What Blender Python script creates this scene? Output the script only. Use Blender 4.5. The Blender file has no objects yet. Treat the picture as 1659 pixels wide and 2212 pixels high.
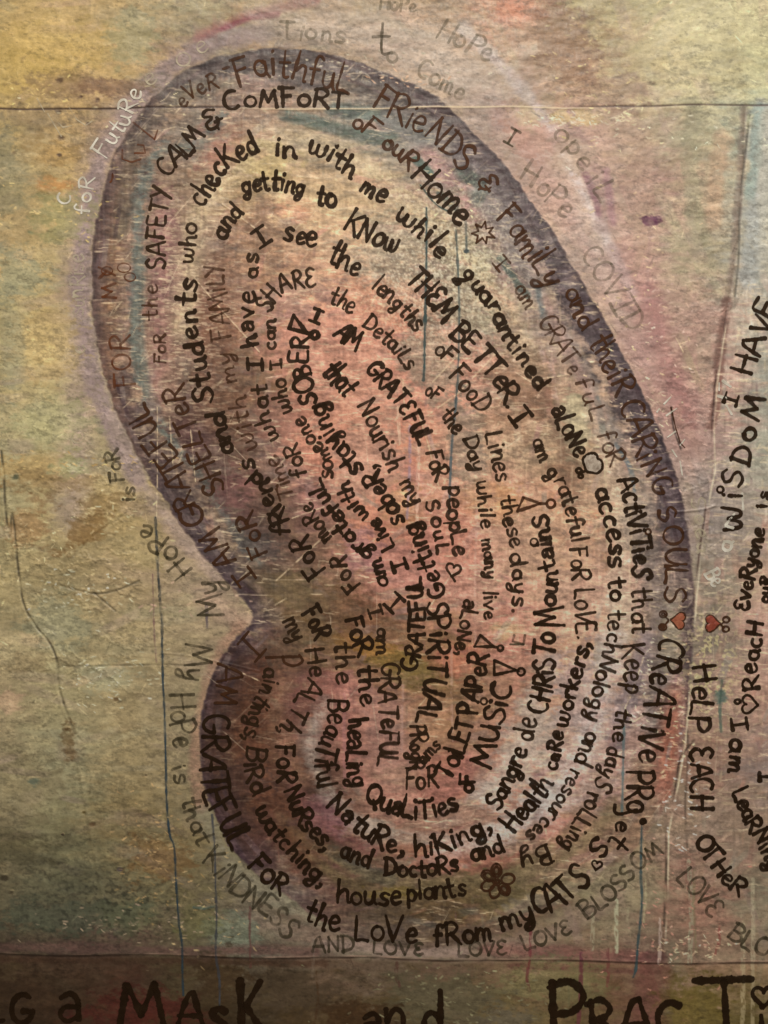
import bpy, math, random
import numpy as np

# ------------------------------------------------------------------ units
# the painting is laid out on a plane in "u" units (1659 x 2212 in view), 3000 u = 1 m
K = 1.0 / 3000.0
CX, CY = 829.5, 1106.0
sc = bpy.context.scene

# ------------------------------------------------------------------ camera, world, lamps, exposure
cam_d = bpy.data.cameras.new('camera'); cam = bpy.data.objects.new('camera', cam_d)
sc.collection.objects.link(cam); sc.camera = cam
cam_d.lens = 50; cam_d.sensor_width = 36; cam_d.clip_end = 50; cam_d.clip_start = 0.01
cam.location = (0, -2212 * K * 50 / 36, 0); cam.rotation_euler = (math.radians(90), 0, 0)

w = bpy.data.worlds.new('World'); sc.world = w; w.use_nodes = True
w.node_tree.nodes['Background'].inputs[0].default_value = (1.0, 0.86, 0.70, 1)
w.node_tree.nodes['Background'].inputs[1].default_value = 0.10

def lamp(name, loc, target, size, power, col):
    d = bpy.data.lights.new(name, 'AREA'); d.size = size; d.energy = power; d.color = col
    o = bpy.data.objects.new(name, d); sc.collection.objects.link(o); o.location = loc
    from mathutils import Vector
    o.rotation_euler = (Vector(target) - Vector(loc)).to_track_quat('-Z', 'Y').to_euler()
    return o
lamp('room_lamp', (0.10, -1.00, 1.00), (0.08, 0, 0.10), 0.13, 17.0, (1.0, 0.91, 0.78))
sc.view_settings.view_transform = 'Standard'; sc.view_settings.look = 'None'
sc.view_settings.exposure = 0.0; sc.view_settings.gamma = 1.0
try: sc.view_settings.use_curve_mapping = False
except Exception: pass

rng = np.random.default_rng(7); random.seed(7)

# ------------------------------------------------------------------ grid and noise helpers
ST = 1.95
X0, X1, Y0, Y1 = -130.0, 1790.0, -130.0, 2340.0
xs = np.arange(X0, X1, ST); ys = np.arange(Y0, Y1, ST)
NX, NY = len(xs), len(ys)
GX, GY = np.meshgrid(xs, ys)
_fx = np.fft.rfftfreq(NX, ST)[None, :]; _fy = np.fft.fftfreq(NY, ST)[:, None]
def gn(sx, sy, seed, ang=0.0):
    """smooth gaussian noise, std 1, correlation lengths sx, sy"""
    r = np.random.default_rng(seed)
    f = np.fft.rfft2(r.standard_normal((NY, NX)))
    c, s = math.cos(ang), math.sin(ang)
    fx = _fx * c + _fy * s; fy = -_fx * s + _fy * c
    n = np.fft.irfft2(f * np.exp(-2 * (math.pi ** 2) * ((fx * sx) ** 2 + (fy * sy) ** 2) / 2), s=(NY, NX))
    return n / (n.std() + 1e-9)
def pn(lx, ly, p, seed, cut=0.0):
    """rough noise with detail at every size below lx, ly; std 1"""
    r = np.random.default_rng(seed); f = np.fft.rfft2(r.standard_normal((NY, NX)))
    k2 = (_fx * lx) ** 2 + (_fy * ly) ** 2
    n = np.fft.irfft2(f / (1 + k2) ** (p / 2) * np.exp(-(_fx ** 2 + _fy ** 2) * cut ** 2 * 20), s=(NY, NX)); n -= n.mean()
    return n / n.std()
def sstep(a, b, x):
    t = np.clip((x - a) / (b - a), 0, 1); return t * t * (3 - 2 * t)
def crom(pts, n=8, closed=False):
    P = [np.array(p, float) for p in pts]
    if len(P) < 3 and not closed:
        return [P[0] + (P[-1] - P[0]) * t for t in np.linspace(0, 1, 2)]
    Q = ([P[-1]] + P + [P[0], P[1]]) if closed else ([2 * P[0] - P[1]] + P + [2 * P[-1] - P[-2]])
    out = []
    for i in range(1, len(Q) - 2):
        a, b, c, d = Q[i - 1:i + 3]
        for k in range(n):
            t = k / n
            out.append(0.5 * (2 * b + (c - a) * t + (2 * a - 5 * b + 4 * c - d) * t * t + (3 * b - a - 3 * c + d) * t ** 3))
    if not closed: out.append(P[-1])
    return out
def poly_dist(pts, margin):
    """distance from grid points to a polyline, inside a bounding box"""
    P = np.array(pts, float)
    i0 = max(0, int((P[:, 0].min() - margin - X0) / ST)); i1 = min(NX, int((P[:, 0].max() + margin - X0) / ST) + 2)
    j0 = max(0, int((P[:, 1].min() - margin - Y0) / ST)); j1 = min(NY, int((P[:, 1].max() + margin - Y0) / ST) + 2)
    if i1 <= i0 or j1 <= j0: return None
    gx = GX[j0:j1, i0:i1]; gy = GY[j0:j1, i0:i1]
    D = np.full(gx.shape, 1e9); T = np.zeros(gx.shape)
    n = len(P) - 1
    for k in range(n):
        a, b = P[k], P[k + 1]; ab = b - a; L = ab @ ab + 1e-9
        t = np.clip(((gx - a[0]) * ab[0] + (gy - a[1]) * ab[1]) / L, 0, 1)
        d = np.hypot(gx - a[0] - t * ab[0], gy - a[1] - t * ab[1])
        m = d < D; D[m] = d[m]; T[m] = ((k + t) / n)[m]
    return (slice(j0, j1), slice(i0, i1)), D, T
def inpoly(px, py, poly):
    P = np.array(poly, float); r = np.zeros(px.shape, bool); n = len(P)
    for i in range(n):
        x1, y1 = P[i]; x2, y2 = P[(i + 1) % n]
        if y1 == y2: continue
        c = ((y1 > py) != (y2 > py)) & (px < (x2 - x1) * (py - y1) / (y2 - y1) + x1)
        r ^= c
    return r

# ------------------------------------------------------------------ outlines
WING_L = [(552,1332),(500,1268),(440,1200),(388,1128),(332,1040),(286,960),(250,880),(224,800),(205,700),(198,600),
 (205,500),(225,410),(252,330),(290,262),(335,205),(392,158),(455,128),(520,114),(600,106),(690,113),(770,134),(850,166),
 (925,200),(968,232),(1022,288),(1085,352),(1135,418),(1185,490),(1232,570),(1282,655),(1332,742),(1376,828),(1412,905),
 (1445,985),(1470,1070),(1486,1160),(1494,1260),(1496,1370),(1490,1470),(1480,1570),(1462,1670),(1425,1760),(1370,1832),
 (1300,1892),(1210,1952),(1110,2002),(1000,2038),(890,2050),(780,2030),(700,1990),(620,1935),(560,1890),(505,1838),(468,1770),
 (440,1690),(432,1600),(440,1530),(462,1455),(500,1390)]
WING_R = [(1900,500),(1700,590),(1620,610),(1560,745),(1542,900),(1535,1010),(1520,1120),(1508,1220),(1502,1350),(1492,1480),
 (1480,1600),(1482,1700),(1512,1785),(1570,1880),(1655,1965),(1760,2030),(1900,2080)]
wl = crom(WING_L, 5, True)
inL = inpoly(GX, GY, wl)
inR = inpoly(GX, GY, [tuple(p) for p in crom(WING_R, 5)])
def seam_top(x): return 231 - 3.0 * (x - 829) / 829 + 1.6 * np.sin(x / 90.0) + .8 * np.sin(x / 31.)
def seam_bot(x): return 2061 + 10 * x / 830. + 2 * np.sin(x / 70.0)
SEAM_V = [(1611,225),(1606,400),(1597,520),(1582,620),(1560,740),(1547,830),(1540,920),(1544,1010),(1530,1080),(1512,1200),(1502,1290),(1494,1400),(1488,1500),
          (1480,1600),(1462,1700),(1442,1800),(1440,1900),(1436,2000),(1432,2085),(1430,2300),(1430,2450)]
_sv = np.array(SEAM_V, float)
def seam_v(y): return np.interp(y, _sv[:, 1], _sv[:, 0])

# ------------------------------------------------------------------ pigment map (display values, lamp fall-off divided out later; leftover light gradient stays in the colours)
BASE = [
[(165,135,80),(175,145,88),(170,140,90),(150,135,95),(160,125,85),(165,130,95),(170,140,105),(160,125,90),(185,122,88),(160,140,90),(175,160,110),(185,170,120),(190,175,125)],
[(165,135,75),(180,145,85),(165,135,85),(140,110,85),(120,95,80),(125,105,85),(155,125,100),(175,145,115),(165,140,110),(150,115,80),(175,155,105),(180,165,115),(180,170,120)],
[(150,125,75),(155,125,80),(135,105,80),(112,98,80),(150,118,88),(145,125,95),(118,112,95),(130,110,95),(160,130,108),(165,130,105),(165,140,105),(165,155,115),(140,145,120)],
[(140,120,80),(165,135,80),(125,98,76),(135,108,80),(172,145,100),(178,145,100),(160,135,98),(145,115,98),(140,115,98),(170,138,112),(150,115,95),(165,140,105),(160,155,130)],
[(165,135,85),(160,135,85),(125,100,80),(130,105,82),(155,115,82),(175,135,98),(172,135,98),(160,140,108),(140,115,100),(150,128,108),(165,130,105),(150,135,100),(140,135,118)],
[(150,135,90),(165,140,90),(120,95,75),(130,98,76),(140,102,72),(180,122,90),(188,128,95),(180,133,104),(160,138,108),(135,112,96),(162,133,105),(155,120,100),(165,152,128)],
[(150,130,85),(165,145,95),(140,110,85),(112,92,72),(124,92,64),(160,106,80),(182,122,94),(185,125,95),(155,122,96),(150,120,92),(148,124,100),(165,125,105),(150,142,122)],
[(145,130,90),(160,140,95),(145,125,90),(105,82,66),(110,84,68),(170,112,84),(190,120,88),(185,135,102),(170,138,102),(150,122,88),(140,115,96),(160,128,112),(145,138,116)],
[(140,125,85),(165,140,90),(150,125,78),(135,112,85),(92,76,62),(140,100,78),(178,116,86),(184,130,98),(180,135,102),(175,122,86),(150,125,100),(132,116,104),(150,132,112)],
[(150,130,85),(135,115,75),(150,125,85),(152,128,95),(105,88,68),(112,86,60),(158,108,84),(178,122,98),(178,130,102),(178,138,102),(165,130,105),(128,112,92),(160,126,102)],
[(150,130,90),(140,125,85),(145,125,85),(148,126,90),(98,80,62),(108,82,52),(122,88,58),(132,98,64),(170,114,90),(175,136,102),(155,125,100),(120,105,85),(165,125,105)],
[(135,115,80),(140,125,85),(145,125,85),(130,112,80),(74,50,36),(112,78,60),(135,96,72),(118,88,56),(150,110,82),(155,122,96),(155,126,110),(130,105,85),(150,112,92)],
[(130,115,80),(130,120,85),(135,115,76),(126,108,76),(76,52,38),(88,62,46),(138,98,78),(140,100,76),(148,106,84),(156,132,114),(148,115,95),(128,94,74),(122,102,90)],
[(105,90,60),(115,105,70),(120,100,62),(118,100,64),(84,60,48),(74,52,38),(115,84,64),(130,100,78),(138,106,84),(136,102,76),(124,100,72),(130,106,86),(128,102,78)],
[(90,80,55),(85,80,55),(100,90,60),(108,94,60),(106,92,70),(96,70,54),(84,68,46),(86,68,40),(98,84,52),(118,104,74),(125,108,80),(125,86,68),(118,104,80)],
[(70,56,38),(74,56,42),(82,60,46),(84,74,50),(88,78,62),(92,74,58),(92,78,62),(92,74,58),(98,76,58),(104,78,58),(100,76,60),(118,92,70),(126,102,76)],
[(52,38,24),(60,42,27),(72,40,28),(56,42,24),(52,42,24),(64,50,28),(72,60,36),(74,64,38),(84,74,46),(84,70,42),(88,60,46),(76,66,34),(88,78,46)]]
B = np.array(BASE, float)
# let the sheet below the lower seam keep its own dark tone: dimming for weaker light is multiplied in later
wx = GX + 20 * pn(160, 50, 1.7, 1) + 5 * gn(30, 7, 2)
wy = GY + 18 * pn(160, 60, 1.7, 3) + 4 * gn(24, 10, 4)
def samp(F, x, y):
    sx = np.clip(x / 138.25, 0, F.shape[1] - 1.001); sy = np.clip(y / 138.25, 0, F.shape[0] - 1.001)
    ix = sx.astype(int); iy = sy.astype(int); fx = sx - ix; fy = sy - iy
    fx = (fx * fx * (3 - 2 * fx) * .6 + fx * .4)[..., None]; fy = (fy * fy * (3 - 2 * fy) * .6 + fy * .4)[..., None]
    return (F[iy, ix] * (1 - fx) + F[iy, ix + 1] * fx) * (1 - fy) + (F[iy + 1, ix] * (1 - fx) + F[iy + 1, ix + 1] * fx) * fy
C = samp(B, wx, wy)
Hh = np.zeros((NY, NX))          # relief in u

N1 = pn(110, 60, 1.7, 11, 1.0); N2 = pn(40, 22, 1.3, 12); N3 = gn(3, 3, 13); N4 = gn(60, 45, 14); N5 = gn(14, 14, 15)
NV = gn(2.2, 26, 16)

_r = poly_dist(wl + [wl[0]], 4000); SD = _r[1] * np.where(inL, 1.0, -1.0); RT = _r[2]
MASK_IN = sstep(-4, 4, SD + .5 * N2 + 1.6 * N1); MASK_OUT = 1 - MASK_IN
CL = [None]
def blend(sl, col, a):
    if CL[0] is not None: a = a * CL[0][sl]
    C[sl] += (np.array(col, float) - C[sl]) * a[..., None]
REC = []; REPLAY = [False]
def band(pts, width, col, alpha, soft=0.6, grain=0.5, sm=True, relief=0.0):
    if not REPLAY[0]: REC.append((band, (pts, width, col, alpha, soft, grain), CL[0]))
    P = crom(pts, 6) if sm else pts
    r = poly_dist(P, width * 2 + 12)
    if r is None: return
    sl, D, T = r
    n = (0.6 * N1[sl] + 0.4 * N2[sl]) * grain
    m = 1 - sstep(width * (1 - soft), width * (1 + soft * .6), D + n * width * .45)
    g = np.clip(0.82 + 0.22 * N2[sl] * grain, 0, 1.15)
    a = np.clip(m * g, 0, 1) * alpha
    blend(sl, col, a)
    if relief: Hh[sl] += relief * m
def blob(x, y, rx, ry, col, alpha, ang=0, soft=.5):
    if not REPLAY[0]: REC.append((blob, (x, y, rx, ry, col, alpha, ang, soft), CL[0]))
    R = max(rx, ry) * 1.7
    i0 = max(0, int((x - R - X0) / ST)); i1 = min(NX, int((x + R - X0) / ST)); j0 = max(0, int((y - R - Y0) / ST)); j1 = min(NY, int((y + R - Y0) / ST))
    if i1 <= i0 or j1 <= j0: return
    sl = (slice(j0, j1), slice(i0, i1)); c, s = math.cos(ang), math.sin(ang)
    dx = GX[sl] - x; dy = GY[sl] - y
    d = np.hypot((dx * c + dy * s) / rx, (-dx * s + dy * c) / ry) + .22 * N1[sl] + .12 * N2[sl]
    blend(sl, col, (1 - sstep(1 - soft, 1 + soft * .5, d)) * alpha)

# --- dabs of a loaded brush
def dab(x, y, ang, L, W, col, alpha, relief=.25, dry=.5):
    R = L + W
    i0 = int((x - R - X0) / ST); i1 = int((x + R - X0) / ST) + 1; j0 = int((y - R - Y0) / ST); j1 = int((y + R - Y0) / ST) + 1
    c, s = math.cos(ang), math.sin(ang)
    ex = abs(c) * L + abs(s) * W + 2; ey = abs(s) * L + abs(c) * W + 2
    i0 = max(0, int((x - ex - X0) / ST)); i1 = min(NX, int((x + ex - X0) / ST) + 1)
    j0 = max(0, int((y - ey - Y0) / ST)); j1 = min(NY, int((y + ey - Y0) / ST) + 1)
    if i1 - i0 < 1 or j1 - j0 < 1: return
    dx = GX[j0:j1, i0:i1] - x; dy = GY[j0:j1, i0:i1] - y
    u = (dx * c + dy * s) / L; v = (-dx * s + dy * c) / W + .18 * u * u
    nb = max(3, int(W / 1.1)); br = rng.random(nb + 2)
    bv = np.interp((v + 1) * .5 * nb, np.arange(nb + 2), br)
    m = np.clip(1.15 - np.abs(u) ** 3 - dry * bv * (0.6 + .6 * u), 0, 1) * np.clip((1 - np.abs(v)) * 3, 0, 1)
    m *= (np.abs(u) < 1)
    C[j0:j1, i0:i1] += (col - C[j0:j1, i0:i1]) * (m * alpha)[..., None]
    Hh[j0:j1, i0:i1] += relief * m * (bv - .35)

def at(x, y):
    i = int(np.clip((x - X0) / ST, 0, NX - 1)); j = int(np.clip((y - Y0) / ST, 0, NY - 1)); return j, i

CL[0] = MASK_OUT
_gy, _gx = np.gradient(SD, ST)
push = np.clip(46 + SD, 0, 60) * MASK_OUT      # sample the wash further out, so that it does not take the tone of the rim
C = C * MASK_IN[..., None] + MASK_OUT[..., None] * samp(B, wx - _gx * push * 1.3, wy - _gy * push * 1.3)

MAUVE = (132,108,98); DPUR = (88,70,66); TEAL = (88,96,84); CREAM = (196,170,122); ROSE = (176,112,86)
# soft mauve halo outside the left wing, and the arc above it
band([(150,1120),(165,960),(168,800),(160,640),(172,500),(205,370),(255,270),(330,185)], 40, (150,124,108), .55, 1.0)
band([(300,1040),(210,840),(178,660),(182,500),(215,360),(280,240),(360,150),(460,92),(560,72)], 24, (136,112,106), .85, .7)
band([(430,80),(520,40),(600,20),(680,0)], 12, (140,70,68), .55, .9)
band([(480,62),(540,40),(600,30)], 7, (126,52,62), .7, .9)
band([(560,45),(700,55),(820,70),(940,120),(1040,200)], 46, (176,152,128), .6, .8)
band([(1000,60),(1090,150),(1170,250),(1240,380),(1330,560),(1370,640)], 15, (178,160,146), .75, .8)
band([(480,1250),(420,1190),(370,1140)], 22, (160,130,108), .5, .8)
band([(1080,250),(1180,370),(1270,520),(1340,680),(1400,820)], 26, (168,132,116), .5, .8)
band([(1160,300),(1240,430),(1300,560),(1350,700)], 20, (180,158,132), .5, .9)
band([(470,1240),(400,1160),(340,1090),(290,1010),(240,900)], 18, (146,122,104), .7, .8)
band([(560,1345),(500,1330),(440,1290)], 26, (166,132,106), .6, .8)
band([(520,1350),(470,1430),(438,1540),(424,1650),(436,1740)], 17, (142,104,80), .75, .7)
band([(440,1760),(490,1850),(560,1920),(650,1965),(760,2010)], 22, (128,118,92), .6, .8)
band([(560,1990),(760,2040),(1000,2055),(1180,2020),(1330,1930)], 24, (128,104,84), .5, .8)
# right of the wing: pink and purple veils
band([(1230,240),(1265,330),(1300,430),(1310,480)], 24, (140,108,94), .6, .8)
band([(1255,350),(1285,430),(1292,462)], 9, (112,72,76), .65, .7)
band([(1310,370),(1318,440),(1325,480)], 10, (130,88,90), .5, .8)
blob(1407, 477, 16, 12, (82,32,58), .95)
band([(1407,480),(1400,560),(1398,640)], 6, (140,110,92), .6)
band([(1370,560),(1390,700),(1430,820),(1470,930)], 55, (158,114,100), .7, .9)
band([(1400,620),(1440,760),(1480,900)], 26, (148,94,86), .45, .9)
band([(1340,250),(1380,330),(1390,450),(1385,560)], 30, (158,126,98), .5, .8)
band([(1300,760),(1360,880),(1400,1000)], 18, (150,128,100), .5, .8)
band([(1420,950),(1460,1050),(1480,1160)], 34, (140,114,100), .6, .8)
blob(1150, 300, 70, 46, (186,134,108), .6, .6); blob(1120, 20, 60, 34, (190,120,86), .8); blob(1210, 90, 55, 120, (142,104,72), .6, -.6)
blob(1195, 410, 80, 60, (176,136,110), .5, .8); blob(1245, 340, 55, 40, (184,156,122), .6)
blob(1140, 250, 34, 26, (190,165,120), .6); blob(1215, 252, 34, 16, (190,160,104), .8); blob(1260, 262, 34, 22, (188,158,102), .7)
blob(1500, 60, 120, 60, (192,178,128), .4); blob(1340, 200, 60, 40, (150,118,90), .5)
band([(1606,236),(1602,330),(1594,450),(1584,560),(1570,650),(1552,760)], 9, (112,92,76), .55, .9)
band([(1650,240),(1640,400),(1630,520),(1620,600)], 26, (158,158,146), .7)
band([(1640,236),(1634,330),(1620,420)], 13, (136,150,132), .7)
band([(1655,250),(1650,420),(1655,600)], 16, (176,166,140), .6)
band([(1560,300),(1545,400),(1540,480)], 18, (178,140,104), .5)
band([(1500,230),(1492,330),(1500,450),(1510,520)], 20, (140,132,96), .55)
band([(1570,650),(1556,750),(1550,860),(1535,920)], 11, (112,74,60), .6)
# left background washes
blob(120, 100, 150, 60, (182,150,80), .5); blob(30, 160, 120, 50, (180,148,76), .5); blob(290, 90, 50, 70, (152,142,100), .55)
blob(150, 185, 90, 30, (128,100,70), .5); blob(230, 190, 70, 22, (122,88,62), .6)
blob(70, 250, 80, 25, (132,108,74), .5); blob(110, 330, 60, 30, (158,122,66), .6); blob(120, 400, 45, 16, (180,120,60), .5)
blob(20, 400, 50, 60, (138,124,84), .6); blob(10, 330, 30, 60, (122,112,80), .5); blob(140, 470, 70, 60, (150,140,84), .5)
blob(95, 740, 80, 90, (184,152,92), .6); blob(40, 590, 70, 60, (142,136,100), .5); blob(30, 760, 26, 120, (138,130,98), .4)
blob(110, 915, 90, 55, (158,148,98), .55); blob(70, 1010, 90, 30, (172,138,80), .5); blob(120, 1040, 100, 24, (138,108,64), .45)
blob(190, 1140, 60, 30, (134,100,54), .75, -.5); blob(225, 1085, 55, 30, (132,102,58), .5, -.4); blob(155, 1010, 40, 20, (158,158,104), .5)
blob(300, 1180, 60, 50, (162,138,88), .5); blob(60, 1130, 50, 60, (148,110,66), .5)
blob(120, 1350, 60, 60, (142,134,98), .5); blob(230, 1465, 60, 30, (152,142,104), .6); blob(60, 1430, 90, 24, (128,108,72), .5)
blob(20, 1520, 26, 26, (176,140,104), .6); blob(150, 1600, 18, 40, (96,72,40), .6); blob(270, 1540, 40, 60, (132,112,74), .4)
blob(60, 1700, 80, 70, (128,112,76), .5); blob(35, 1830, 70, 40, (86,76,48), .6); blob(340, 1860, 70, 50, (120,88,48), .6)
blob(120, 1980, 180, 34, (78,78,56), .7); blob(280, 1990, 70, 40, (94,92,60), .5); blob(500, 2010, 60, 40, (108,112,88), .6); blob(430, 1985, 50, 40, (108,100,56), .5)
band([(-60,2050),(120,2046),(300,2052),(420,2055),(560,2052),(680,2055)], 12, (92,62,52), .6)
band([(-60,2072),(300,2074),(700,2082)], 10, (66,46,34), .7)
band([(1050,2052),(1150,2054),(1260,2062),(1400,2068)], 16, (112,68,58), .6)
band([(1100,2086),(1250,2094),(1420,2100)], 8, (80,50,44), .5)
band([(700,2040),(850,2052),(1000,2056)], 13, (126,102,88), .7)
# lower sheet
for a_, b_, c_ in [((960,2160),(130,60),(86,80,58)), ((620,2140),(150,44),(70,58,42)), ((1190,2120),(120,44),(104,96,62)), ((300,2190),(120,50),(82,32,26)),
                   ((60,2140),(90,40),(58,42,28)), ((480,2120),(60,60),(66,50,30)), ((1500,2180),(90,60),(88,76,34)), ((1100,2200),(60,40),(84,78,62)), ((770,2200),(80,40),(60,40,20))]:
    blob(a_[0], a_[1], b_[0], b_[1], c_, .7)
band([(1400,2085),(1400,2250)], 40, (90,54,48), .65, .5)
# wing grounds
CL[0] = MASK_IN
ti = np.array([0,10,18,20,33,35,38,40,46,48,50,52,58,60]) / 58.0; RA = np.interp(RT, ti, [.55,.6,.85,1,1,.5,.2,.05,.0,.1,.45,.95,.9,.6])
DABS_RIM = []
def _gx_at(p):
    j, i = at(p[0], p[1]); v = np.array((_gx[j, i], _gy[j, i])); return v / (np.hypot(*v) + 1e-6)
def paint_rim(k):
    global C
    rim = (1 - sstep(24, 72, SD + 13 * N1 + 4 * N2 + 9 * N4)) * MASK_IN * RA
    C += (np.array((84,69,62)) - C) * (rim * k)[..., None]
    rim2 = (1 - sstep(2, 34, SD + 9 * N1 + 6 * N4)) * MASK_IN * RA * .8
    C += (np.array((62,46,46)) - C) * (rim2 * k)[..., None]
paint_rim(1)
REC.append((paint_rim, (.6,), None))
CL[0] = None
for i in range(150):
    t_ = rng.integers(0, len(wl)); p_ = wl[t_]; q2 = wl[(t_ + 1) % len(wl)]
    if rng.random() > np.interp(t_ / len(wl), ti, [.55,.6,.85,1,1,.5,.2,.05,.0,.1,.45,.95,.9,.6]): continue
    a2 = math.atan2(q2[1] - p_[1], q2[0] - p_[0]); o2 = rng.uniform(6, 46); nx_, ny_ = _gx_at(p_)
    DABS_RIM.append((p_[0] + nx_ * o2, p_[1] + ny_ * o2, a2 + rng.normal(0, .08), rng.uniform(20, 60), rng.uniform(3, 9), [(70,52,50),(106,88,78),(92,70,66),(120,104,92),(58,44,42)][rng.integers(5)], rng.uniform(.3, .6)))
CL[0] = MASK_IN
def wband(*a, **k): band(*a, **k)
wband([(300,1000),(250,880),(222,760),(214,640),(222,500),(245,400),(290,300),(350,215)], 24, (104,78,62), .7, .5)
wband([(238,860),(235,700),(245,560),(262,430),(300,330)], 22, (126,90,60), .55, .9)
wband([(400,1130),(330,1020),(280,910),(262,820)], 30, (92,72,60), .65, .8)
wband([(540,1310),(470,1215),(400,1120),(340,1030)], 26, (76,62,58), .75, .8)
wband([(360,180),(440,145),(530,132),(640,135),(740,160),(820,200),(900,240)], 34, (104,92,76), .75, .6)
wband([(700,120),(790,145),(870,180),(960,235)], 13, (86,60,54), .85, .5)
wband([(262,500),(285,330),(340,240),(430,190),(500,178)], 20, (100,92,70), .55, .7)
wband([(480,250),(420,310),(340,330),(312,380),(298,470),(296,600),(292,720),(300,800),(330,890),(380,960),(430,1020),(500,1130),(560,1215)], 13, (98,102,88), .75, .9, 1.3)
wband([(300,560),(296,700),(310,810),(335,880)], 16, (100,100,84), .7, .6)
wband([(615,245),(700,270),(770,288),(820,300),(850,290)], 15, (82,92,76), .9, .6)
wband([(720,235),(790,245),(850,262),(930,300)], 18, (84,94,80), .85, .7)
wband([(850,262),(930,290),(1000,330),(1060,400),(1110,470)], 34, (118,108,98), .8, .6)
wband([(900,345),(930,372)], 11, (62,84,70), .9); wband([(1000,375),(1040,400),(1030,430)], 16, (66,82,66), .8); wband([(950,420),(985,450)], 8, (58,76,66), .8)
wband([(925,330),(980,400),(1020,470)], 20, (158,116,104), .6, .8)
wband([(1010,320),(1080,385),(1135,460),(1190,540),(1240,630),(1290,720),(1340,810),(1380,890),(1410,970),(1440,1050),(1462,1130)], 30, (92,78,76), .85, .45, .7)
wband([(1030,420),(1100,520),(1160,630),(1220,730),(1280,850),(1330,950)], 20, (122,112,100), .6, .7)
wband([(1080,560),(1110,600),(1140,640)], 9, (84,92,78), .8); wband([(1160,620),(1175,680)], 8, (86,92,86), .7); wband([(1290,860),(1302,930)], 8, (84,94,84), .6)
wband([(1330,960),(1360,1010),(1370,1060)], 5, (92,100,98), .7)
wband([(1180,650),(1230,760),(1300,900)], 16, (166,122,100), .5, .8)
wband([(1400,1200),(1430,1330),(1430,1460),(1420,1560)], 34, (104,92,80), .7, .7)
wband([(1395,1380),(1380,1450),(1345,1540),(1330,1600)], 22, (118,104,98), .7, .8)
wband([(1460,1500),(1440,1600),(1420,1700)], 26, (134,84,62), .7, .8)
wband([(1390,1650),(1395,1760),(1350,1830)], 26, (126,98,72), .6)
wband([(1330,1750),(1230,1840),(1120,1890)], 18, (116,98,66), .6, .8)
wband([(640,1830),(760,1910),(860,1930),(980,1920),(1090,1900)], 18, (96,80,50), .7, .8)
wband([(650,1800),(720,1840),(790,1880),(840,1900)], 17, (70,64,50), .8)
blob(850, 1930, 60, 14, (116,96,44), .7); blob(640, 1800, 70, 26, (104,84,46), .6, .4)
blob(1160, 1950, 110, 20, (122,108,82), .6, -.35)
wband([(520,1420),(480,1500),(468,1600),(475,1690),(510,1780),(570,1850)], 34, (66,46,40), .8, .6)
wband([(570,1440),(545,1550),(545,1640),(575,1740),(640,1830)], 46, (84,52,34), .75, .8)
blob(540, 1680, 60, 50, (66,50,44), .7); blob(600, 1600, 40, 70, (98,72,48), .5); blob(650, 1500, 70, 50, (118,78,62), .6)
blob(665, 1600, 36, 60, (112,88,72), .5); blob(560, 1790, 60, 40, (86,58,50), .5)
# salmon core and its neighbours
blob(700, 760, 150, 120, (184,126,98), .7, .6); blob(760, 860, 120, 110, (186,130,98), .6, .8); blob(700, 930, 80, 60, (180,120,90), .6); blob(800, 1000, 90, 120, (186,138,108), .6, .5)
blob(620, 640, 110, 50, (160,122,100), .5); blob(640, 450, 40, 26, (180,124,86), .7); blob(700, 430, 130, 40, (182,152,106), .6, .3); blob(560, 350, 90, 50, (172,148,92), .7, .2)
blob(480, 330, 60, 40, (146,98,76), .6, -.7); blob(610, 220, 80, 28, (150,120,90), .5); blob(840, 530, 90, 70, (150,134,104), .6); blob(960, 480, 70, 60, (160,142,108), .5)
blob(1000, 620, 60, 120, (158,144,110), .6, -.5); blob(1020, 560, 50, 30, (176,166,128), .6); blob(930, 780, 60, 90, (148,128,100), .5, -.3); blob(1010, 960, 40, 110, (136,116,92), .6, -.1)
blob(1130, 830, 60, 90, (128,94,66), .6, -.6); blob(1240, 900, 34, 80, (172,158,116), .6, -.2); blob(1100, 900, 60, 60, (152,114,82), .5)
blob(1070, 1080, 70, 50, (186,132,84), .6); blob(960, 1180, 110, 90, (182,118,90), .55); blob(880, 1090, 60, 50, (196,142,92), .55)
blob(860, 1240, 60, 60, (178,120,98), .6); blob(780, 1190, 40, 50, (160,110,100), .5); blob(1010, 1280, 90, 80, (174,124,98), .5); blob(1180, 1200, 100, 120, (180,142,106), .5)
blob(1260, 1300, 90, 100, (182,140,112), .5); blob(1090, 1360, 36, 22, (186,154,104), .4); blob(800, 1400, 130, 30, (138,98,42), .7, .4); blob(900, 1450, 90, 40, (104,86,42), .7, .3)
blob(680, 1320, 90, 60, (118,92,58), .7); blob(620, 1270, 60, 40, (122,104,66), .6); blob(760, 1330, 60, 60, (118,78,52), .5); blob(620, 1400, 60, 40, (96,78,50), .5)
blob(760, 1560, 80, 90, (146,100,80), .6); blob(840, 1600, 50, 120, (152,112,92), .5); blob(940, 1560, 60, 80, (158,116,80), .6); blob(980, 1430, 60, 50, (174,104,76), .5)
blob(700, 1480, 40, 30, (128,80,64), .5); blob(870, 1700, 120, 50, (148,112,84), .5); blob(960, 1680, 60, 60, (152,96,74), .6); blob(1060, 1720, 50, 30, (166,146,126), .6)
blob(1130, 1620, 60, 120, (166,146,122), .6, .3); blob(1060, 1800, 70, 26, (162,142,118), .5, -.3); blob(1180, 1720, 50, 50, (170,154,136), .6); blob(1240, 1660, 40, 60, (158,118,96), .5)
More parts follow.
